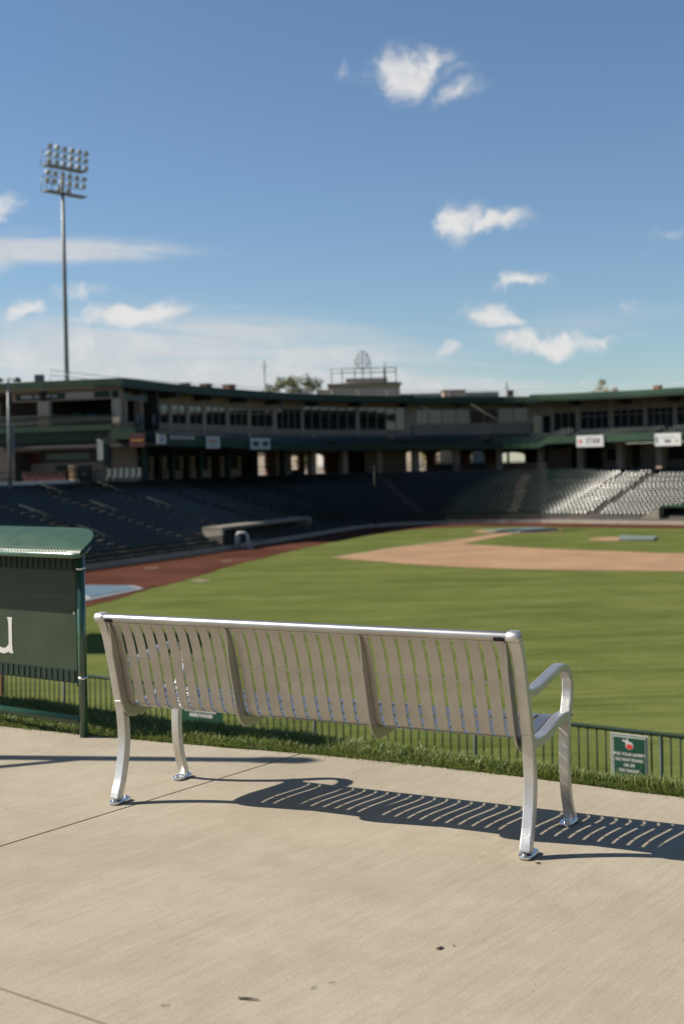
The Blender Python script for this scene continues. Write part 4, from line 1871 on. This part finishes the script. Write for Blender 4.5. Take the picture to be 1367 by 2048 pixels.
# side face of the club along the curved deck
m_ = MB()
slab(m_, RP, .6, 9.0, 1.6, 1.8, 8.2, 9.0)
m_.build('side_sign_band', 'banner_cloth', club)
for t in (3.6, 7.0, 9.6):
    p = RP.P(t, 2.0)
    MB().box((p.x, p.y, 6.6), (.7, .7, 4.0), RP.ang(t)).build('side_column', 'tan_wall', club)
m_ = MB()
slab(m_, RP, .4, 11, 9, 9.3, 5, 9.3)
m_.build('side_inner_wall', 'dark_interior', club)
for i, t in enumerate((3.9, 5.4, 7.4, 8.6)):
    p = RP.P(t, .6 + .25 * (i % 2))
    m2 = thing('folded_umbrella', 'closed pale patio umbrella on the club side deck, %s from the left' % ORD[i], 'umbrella', (p.x, p.y, 5.0), 0, 'closed umbrellas on the club deck')
    MB().tube([(0, 0, 0), (0, 0, 1.9)], .03, 6).build('pole', 'galvanised', m2)
    MB().tube([(0, 0, .75), (0, 0, .85), (0, 0, 1.8), (0, 0, 1.95)], [.05, .16, .09, .02], 8).build('canopy', 'banner_cloth', m2)
# red counter and brick pillar on the concourse below
p = CP.P(cx_(-28.4), -.2)
cb = thing('red_counter', 'long dark red draped counter on the concourse under the club balcony', 'counter', (p.x, p.y, .3), ca)
MB().box((0, 0, .55), (4.6, .7, 1.1)).build('front', 'red_sign', cb, bevel=.03)
MB().box((0, 0, 1.13), (4.8, .9, .05)).build('top', 'black_print', cb)
p = CP.P(cx_(-25.1), -1.2)
bp = thing('brick_pillar', 'short reddish brick pillar with sunlit face on the concourse', 'pillar', (p.x, p.y, .3), ca)
MB().box((0, 0, .75), (.55, .55, 1.5)).build('shaft', 'clay_dirt', bp, bevel=.02)
MB().box((0, 0, 1.54), (.7, .7, .1)).build('cap', 'concrete_pale', bp, bevel=.02)
for i in range(6):
    p = CP.P(cx_(-21.6) + i * .62, -1.0)
    m2 = thing('folding_chair', 'pale folded chair on the concourse, %s from the left in its row' % ORD[i], 'chair', (p.x, p.y, .3), ca, 'pale chairs beside the club column')
    MB().box((0, .08, .8), (.34, .05, .9)).build('backrest', 'banner_cloth', m2, bevel=.02)
    MB().box((0, -.1, .48), (.36, .36, .05)).build('seat', 'banner_cloth', m2, bevel=.02)
    for a in (-.15, .15):
        MB().tube([(a, -.2, 0), (a, .05, .5)], .015, 5).build('leg', 'galvanised', m2)

# ------------------------------------------------------------------ hanging signs on the deck
def hang_sign(path, s0, s1, q, z0, z1, label, m, deco=None):
    sm, w, h_ = (s0 + s1) / 2, s1 - s0, z1 - z0
    p = path.P(sm, q)
    t = thing('deck_sign', label, 'sign', (p.x, p.y, (z0 + z1) / 2), path.ang(sm))
    MB().box((0, 0, 0), (w, .08, h_)).build('board', m, t, bevel=.01)
    if deco:
        deco(t, w, h_)
    return t


def bar(t, x, z, w, h_, m):
    mb = MB()
    mb.box((x, -.05, z), (w, .02, h_))
    mb.build('print', m, t)


def star(t, x, z, r, m):
    mb = MB()
    vs = []
    for i in range(10):
        a = PI / 2 + i * PI / 5
        k_ = r if i % 2 == 0 else r * .42
        vs.append((x + k_ * math.cos(a), -.055, z + k_ * math.sin(a)))
    mb.add(vs, [tuple(range(10))])
    mb.build('print', m, t)


def dec_red(t, w, h_):
    bar(t, 0, 0, w * .8, h_ * .14, 'yellow_print')


def dec_mark(t, w, h_):
    star(t, 0, .02, h_ * .34, 'blue_print')


def dec_redtext(t, w, h_):
    bar(t, 0, h_ * .12, w * .66, h_ * .14, 'red_print')
    bar(t, 0, -h_ * .15, w * .5, h_ * .05, 'black_print')


def dec_two(t, w, h_):
    for sx in (-.24, .24):
        mb = MB()
        disc(mb, w * sx, 0, w * .17, h_ * .22, -.052, 14)
        mb.build('print', 'black_print', t)


def dec_star(t, w, h_):
    star(t, -w * .36, 0, h_ * .26, 'red_print')
    o = text_obj('lettering', 'STAR', h_ * .62, 'black_print', t, bold=.012)
    o.location = (w * .12, -.06, -.0)


def dec_right(t, w, h_):
    bar(t, -w * .42, 0, w * .08, h_ * .5, 'tarp_blue')
    bar(t, 0, h_ * .18, w * .55, h_ * .09, 'tarp_edge')
    bar(t, 0, -h_ * .12, w * .22, h_ * .2, 'black_print')
    star(t, w * .34, -h_ * .12, h_ * .2, 'leaf_yellow')


EXT = Path([(-26.5, 116.4), (-17.15, 119.75)], False)
CF = Path([(-19.8, 119.3), (-16.9, 118.2), (-14.4, 125)], False)
hang_sign(Path([(-19.6, 119.0), (-17.9, 118.5)], False), 0, 1.55, -.1, 3.5, 4.75, 'dark red sign with a yellow line under the club deck', 'red_sign', dec_red)
hang_sign(RP, -.6, 1.2, -3.75, 3.75, 4.65, 'small square white sign with blue mark on the deck edge', 'white_paint', dec_mark)
lt = thing('deck_lettering', 'row of small white letters along the dark green deck edge', 'lettering')
x = 2.3
rnd = random.Random(12)
while x < 8.0:
    w = rnd.uniform(.32, .5)
    m_ = MB()
    slab(m_, RP, x, x + w, -3.7, -3.62, 4.25, 4.25 + .36, 3)
    m_.build('letter', 'white_paint', lt)
    x += w + .32
hang_sign(RP, 10.5, 13.4, -3.75, 3.4, 4.62, 'white sign with red lettering on the left deck edge', 'white_paint', dec_redtext)
hang_sign(RP, 20.2, 24.4, -3.75, 3.3, 4.55, 'white sign with two dark oval pictures on the deck edge', 'white_paint', dec_two)
hang_sign(RP, 80.3, 84.2, -3.75, 2.95, 4.35, 'white sign reading STAR with a red star', 'white_paint', dec_star)
hang_sign(RP, 92.0, 95.6, -3.75, 2.8, 4.25, 'white sign with small yellow and blue marks at the right edge', 'white_paint', dec_right)

# ------------------------------------------------------------------ roof top things
rr = thing('roof_railing', 'thin pale railing standing on the flat stadium roof', 'railing')
for z in (.45, .95):
    m_ = MB()
    m_.tube([(*RP.P(t, 9), roof_z(t) + z + .3) for t in frange(2, 110, 2.5)], .035, 5)
    m_.build('rail', 'white_paint', rr)
pp = MB().tube([(0, 0, -.1), (0, 0, 1.25)], .03, 5)
p0 = None
for t in frange(2, 110, 3.2):
    p = RP.P(t, 9)
    if p0 is None:
        o = pp.build('post', 'white_paint', rr)
        p0 = o.data
    else:
        o = part(p0, 'post', rr)
    o.location = (p.x, p.y, roof_z(t))
unit_labels = ['small square vent box on the left roof', 'middle vent box on the left roof', 'right vent box on the left roof', 'brown roof unit right of the cream building',
               'small dark vent on the roof near the far pole', 'reddish vent on the right roof']
for (t, q, w, h_, m), lab in zip(((22.5, 6, 1.0, .9, 'tan_wall'), (26.5, 6, 1.2, 1.0, 'brick_wall'), (31, 6, 1.3, 1.1, 'brick_wall'), (63, 11, 3.0, 1.35, 'tan_wall'),
                                  (68.2, 8, .8, 1.1, 'vent_dark'), (84.5, 8, .9, 1.0, 'brick_wall')), unit_labels):
    p = RP.P(t, q)
    u = thing('roof_vent', lab, 'vent', (p.x, p.y, roof_z(t) - .06), RP.ang(t), 'vents on the stadium roof')
    MB().box((0, 0, h_ / 2), (w, w * .8, h_)).build('box', m, u, bevel=.04)
    MB().box((0, 0, h_ + .05), (w * 1.15, w * .95, .1)).build('cap', 'roof_top', u)

# buildings behind
fb = thing('cream_building', 'cream building with stepped roof behind the stadium', 'building', (4.6, 250, -1.5))
MB().box((0, 0, 9.0), (13.5, 12, 18.0)).build('wall', 'cream_wall', fb)
MB().box((-5.2, 3, 8.6), (8, 14, 17.4)).build('side_wing', 'cream_wall', fb)
MB().box((0, 0, 18.15), (14.2, 12.7, .35)).build('cornice', 'concrete_pale', fb)
MB().box((.5, 1, 18.9), (8, 8, 1.2)).build('penthouse', 'tan_trim', fb)
MB().box((16.5, 8, 8.3), (20, 12, 16.6)).build('green_wing', 'banner_cloth', fb)
MB().box((13, 2, 7.8), (11, 10, 15.6)).build('low_wing', 'cream_wall', fb)
for x in (-4.5, -1.5, 1.5, 4.5):
    w_ = MB()
    w_.box((x, -6.02, 13.5), (1.3, .1, 1.8))
    wn = w_.build('window', 'window_frame', fb)
    MB().box((x, -6.09, 13.5), (1.1, .05, 1.6)).build('pane', 'glass', wn)
fr = thing('roof_sign_frame', 'dark lattice frame of a roof sign above the cream building', 'frame', (4.4, 243, 16.7), 0)
def lat(name, a, b, r=.09):
    MB().tube([a, b], r, 5).build(name, 'galvanised', fr)
for x in (-6.0, -4.0, -1.6, 1.4, 4.2, 6.2):
    lat('upright', (x, 0, 0), (x, 0, 3.0 if abs(x) > 3 else 4.4))
for z in (2.1, 2.9):
    lat('bar', (-6.4, 0, z), (6.4, 0, z))
lat('base_bar', (-6.6, 0, .1), (6.6, 0, .1), .13)
lat('mast', (-.1, 0, 0), (-.1, 0, 6.2), .1)
MB().tube([(-.1 + 1.25 * math.cos(a), 0, 4.4 + 1.7 * math.sin(a)) for a in [2 * PI * i / 20 for i in range(21)]], .08, 5).build('ring', 'galvanised', fr)
for x in (-.8, .6):
    lat('ring_bar', (x, 0, 3.0), (x, 0, 5.8), .06)
for z in (3.9, 4.6, 5.3):
    lat('cross_bar', (-1.3, 0, z), (1.1, 0, z), .06)
lat('thick_upright', (4.0, 0, 0), (4.0, 0, 4.0), .16)

fp_ = thing('distant_building', 'long low brick building seen beyond the concourse arches', 'building', (-2, 222, .3), R_(-38))
MB().box((0, 0, 1.7), (52, 10, 3.4)).build('wall', 'cream_wall', fp_)
MB().box((0, 0, 3.5), (52.6, 10.6, .25)).build('cornice', 'concrete_pale', fp_)
for i in range(12):
    x = -22 + i * 4.0
    MB().box((x, -5.05, 1.9), (1.5, .12, 2.4)).build('window', 'letter_white' if i % 3 == 0 else 'window_frame', fp_)


ap = thing('apartment_block', 'cream apartment block standing behind the walkway and mirrored in the suite windows', 'building', (14, -46, 0))
MB().box((0, 0, 8.5), (64, 14, 17)).build('wall', 'cream_wall', ap)
MB().box((0, 0, 17.2), (65, 15, .4)).build('cornice', 'concrete_pale', ap)
for i in range(10):
    for z in (3.2, 8.0, 12.8):
        MB().box((-28.5 + i * 6.3, 7.02, z), (2.6, .1, 2.6)).build('window', 'glass', ap)


def tree(name, label, loc, h_, w, leaf, seed, trunk_h=.35, n=1500, group=None):
    rnd = random.Random(seed)
    t = thing(name, label, 'tree', loc, 0, group)
    tm = MB()
    tm.tube([(0, 0, 0), (.05 * w, 0, h_ * .3), (0, .03 * w, h_ * .75)], [.05 * w, .035 * w, .012 * w], 8)
    for k in range(6):
        a = k * 1.05 + rnd.random()
        z0 = h_ * rnd.uniform(.3, .6)
        tm.tube([(0, 0, z0), (math.cos(a) * w * .18, math.sin(a) * w * .18, z0 + h_ * .12), (math.cos(a) * w * .34, math.sin(a) * w * .34, z0 + h_ * .2)],
                [.022 * w, .014 * w, .005 * w], 5)
    tm.build('trunk', 'bark', t)
    cm_ = MB()
    clumps = []
    for k in range(26):
        a = rnd.uniform(0, 2 * PI)
        u = rnd.random() ** .5
        z = rnd.uniform(trunk_h, .95)
        rad = .5 * math.sin(PI * min(1, max(.08, (z - trunk_h) / (1 - trunk_h) * .86 + .12))) ** .7
        clumps.append((math.cos(a) * u * rad * w, math.sin(a) * u * rad * w, z * h_, rnd.uniform(.10, .19) * w))
    for k in range(n):
        c = rnd.choice(clumps)
        d = Vector((rnd.gauss(0, 1), rnd.gauss(0, 1), rnd.gauss(0, 1))).normalized() * c[3] * rnd.random() ** .4
        p = Vector(c[:3]) + d
        s_ = w * rnd.uniform(.022, .045)
        e1 = Vector((rnd.gauss(0, 1), rnd.gauss(0, 1), rnd.gauss(0, 1))).normalized()
        e2 = e1.orthogonal().normalized()
        cm_.quad(p - e1 * s_, p + e2 * s_ * .7, p + e1 * s_, p - e2 * s_ * .7)
    cm_.build('crown', leaf, t)


TREES = [(-11.3, 228, 17.0, 6.2, 'leaf_olive', 'leftmost olive tree behind the stadium roof'), (-8.3, 231, 17.3, 6.6, 'leaf_olive', 'middle olive tree behind the stadium roof'),
         (-5.2, 229, 17.4, 6.6, 'leaf_olive', 'rightmost olive tree behind the stadium roof'), (41.8, 205, 14.2, 5.0, 'leaf_yellow', 'yellow green tree top above the right roof'),
         (45.6, 208, 12.8, 5.6, 'leaf_rust', 'rusty brown tree right of the yellow tree'), (38.5, 212, 12.6, 4.5, 'leaf_rust', 'thin brown tree left of the yellow tree')]
for i, (x, y, h_, w, leaf, lab) in enumerate(TREES):
    tree('tree', lab, (x, y, .3), h_, w, leaf, 20 + i, .3, 1700, 'trees behind the stadium')
for i, (x, y, h_, w, leaf) in enumerate(((-6.0, 200, 5.5, 4.5, 'leaf_olive'), (13.5, 203, 5.0, 4.2, 'leaf_yellow'), (19.5, 203, 5.2, 4.6, 'leaf_olive'))):
    tree('tree', ('round olive tree seen through the left concourse opening', 'yellow tree seen through the middle concourse arch', 'olive tree seen through the right concourse arch')[i],
         (x, y, .3), h_, w, leaf, 60 + i, .3, 900, 'trees behind the concourse')

# thin poles above the roof
for (x, y, z0, z1, lab) in ((-10.4, 176, 8, 15.6, 'plain thin pole rising behind the left roof'), (23.6, 182, 8, 12.3, 'short thin pole with cross bar behind the roof')):
    t = thing('utility_pole', lab, 'pole', (x, y, .3))
    MB().tube([(0, 0, 0), (0, 0, z1)], [.2, .12], 8).build('pole', 'galvanised', t)
    MB().tube([(-.5, 0, z1 - .7), (.5, 0, z1 - .7)], .05, 6).build('cross_bar', 'galvanised', t)

# ------------------------------------------------------------------ floodlight tower
TW = thing('floodlight_tower', 'tall grey floodlight mast with two banks of lamps', 'floodlight', (-28.78, 135, ZF))
HT = 41.4
pm = MB()
pm.tube([(0, 0, 0), (0, 0, 14), (0, 0, 28), (0, 0, HT - 2.8)], [.29, .26, .21, .15], 14)
pm.build('mast', 'galvanised', TW)
yaw = R_(50)
cy, sy = math.cos(yaw), math.sin(yaw)


def tw(x, y, z):
    return (x * cy - y * sy, x * sy + y * cy, z)


lens = MB()
lens.tube([(0, -.20, 0), (0, -.17, 0)], [.225, .235], 12)
case = MB()
case.tube([(0, -.17, 0), (0, .02, 0), (0, .25, 0), (0, .34, 0)], [.27, .25, .15, .08], 12)
lens_d = case_d = None
ROWS = [(41.1, 6, 2.4, .75), (40.3, 6, 2.4, .65), (39.5, 6, 2.4, .6), (38.3, 6, 2.4, .4), (37.5, 6, 2.35, .3), (36.75, 2, .6, 0)]
for z, n, hw, xo in ROWS:
    b = MB()
    b.tube([tw(xo - hw - .2, .15, z - .28), tw(xo + hw + .2, .15, z - .28)], .05, 6)
    b.build('cross_arm', 'galvanised', TW)
    for i in range(n):
        x = xo - hw + 2 * hw * i / (n - 1)
        c = tw(x, -.15, z)
        if case_d is None:
            co_ = case.build('lamp', 'lamp_case', TW)
            case_d = co_.data
        else:
            co_ = part(case_d, 'lamp', TW)
        co_.location = c
        co_.rotation_euler = (R_(22), 0, yaw - R_(18) + R_(random.uniform(-22, 22)))
        if lens_d is None:
            lo_ = lens.build('lens', 'lamp_lens', co_)
            lens_d = lo_.data
        else:
            lo_ = part(lens_d, 'lens', co_)
for z in (39.0, 36.3):
    m_ = MB()
    m_.add([tw(-2.3, -.5, z), tw(2.9, -.5, z), tw(2.9, .6, z), tw(-2.3, .6, z), tw(-2.3, -.5, z + .12), tw(2.9, -.5, z + .12), tw(2.9, .6, z + .12), tw(-2.3, .6, z + .12)],
           [(3, 2, 1, 0), (4, 5, 6, 7), (0, 1, 5, 4), (1, 2, 6, 5), (2, 3, 7, 6), (3, 0, 4, 7)])
    m_.build('platform', 'galvanised', TW)
    for x in (-2.3, -1.7):
        MB().tube([tw(x, .55, z), tw(x, .55, z + 1.6)], .04, 5).build('guard_post', 'galvanised', TW)
    MB().tube([tw(-2.3, .55, z + 1.6), tw(-1.6, .55, z + 1.6)], .035, 5).build('guard_rail', 'galvanised', TW)
for x in (-1.2, 1.2):
    MB().tube([tw(x, .2, 36.3), tw(x, .2, 41.0)], .05, 5).build('upright', 'galvanised', TW)
# control cabinet on the club roof beside the mast
p = (-29.9, 127.5, 10.07)
ub = thing('roof_cabinet', 'small grey equipment cabinet on the roof at the mast foot', 'cabinet', p, 0)
MB().box((0, 0, .5), (.9, .6, 1.0)).build('box', 'galvanised', ub, bevel=.03)
MB().box((.9, 0, .12), (2.2, .8, .24)).build('plinth', 'tan_wall', ub, bevel=.02)

# ------------------------------------------------------------------ concourse lamp on the left
lt = thing('concourse_lamp', 'grey twin headed lamp post with banner in front of the club', 'lamp', (-27.2, 105, .1))
MB().tube([(0, 0, 0), (0, 0, 9.1)], [.16, .10], 10).build('pole', 'galvanised', lt)
MB().tube([(-.7, 0, 8.95), (.7, 0, 8.95)], .05, 6).build('arm', 'galvanised', lt)
for x in (-.75, .75):
    MB().tube([(x, 0, 8.75), (x, 0, 8.85), (x, 0, 9.05), (x, 0, 9.12)], [.32, .34, .22, .05], 12).build('lamp_head', 'black_print', lt)
MB().box((.12, 0, 4.0), (.62, .04, 2.4)).build('banner', 'banner_cloth', lt)
for z in (2.78, 5.22):
    MB().tube([(-.1, 0, z), (.48, 0, z)], .025, 6).build('banner_arm', 'galvanised', lt)

# ------------------------------------------------------------------ bits on the concrete
rnd = random.Random(21)
LV = [(.27, 3.98, .019, .5, 'curled dark leaf scrap in the right foreground of the concrete'), (.315, 4.0, .007, 1.2, 'tiny dark scrap beside the curled leaf on the concrete'),
      (-.30, 3.63, .023, 2.9, 'thin dark twig like scrap near the bottom edge of the concrete'), (-.53, 3.60, .010, .3, 'small dark scrap left of the twig on the concrete'),
      (-.115, 3.70, .010, .8, 'dark speck right of the twig on the concrete'), (-.065, 3.735, .008, .1, 'second dark speck right of the twig on the concrete'),
      (.70, 4.80, .014, .2, 'dark crumb just in front of the right bench foot')]
for x, y, s_, a, lab in LV:
    n = 9
    mb = MB()
    vs = [(0, 0, s_ * .35)]
    for i in range(n):
        t = 2 * PI * i / n
        r = s_ * (.6 + .5 * rnd.random()) * (1 if abs(math.cos(t)) > .5 else .55)
        vs.append((r * math.cos(t) * (1.7 if 'twig' in lab else 1), r * math.sin(t) * (.3 if 'twig' in lab else .7), .0015 + s_ * .12 * rnd.random()))
    mb.add(vs, [(0, i + 1, (i + 1) % n + 1) for i in range(n)] + [tuple(range(n, 0, -1))])
    o = mb.build('dry_leaf', 'dry_leaf')
    o.location = (x, y, .001)
    o.rotation_euler = (0, 0, a)
    tag(o, lab, 'leaf', 'scraps on the concrete')
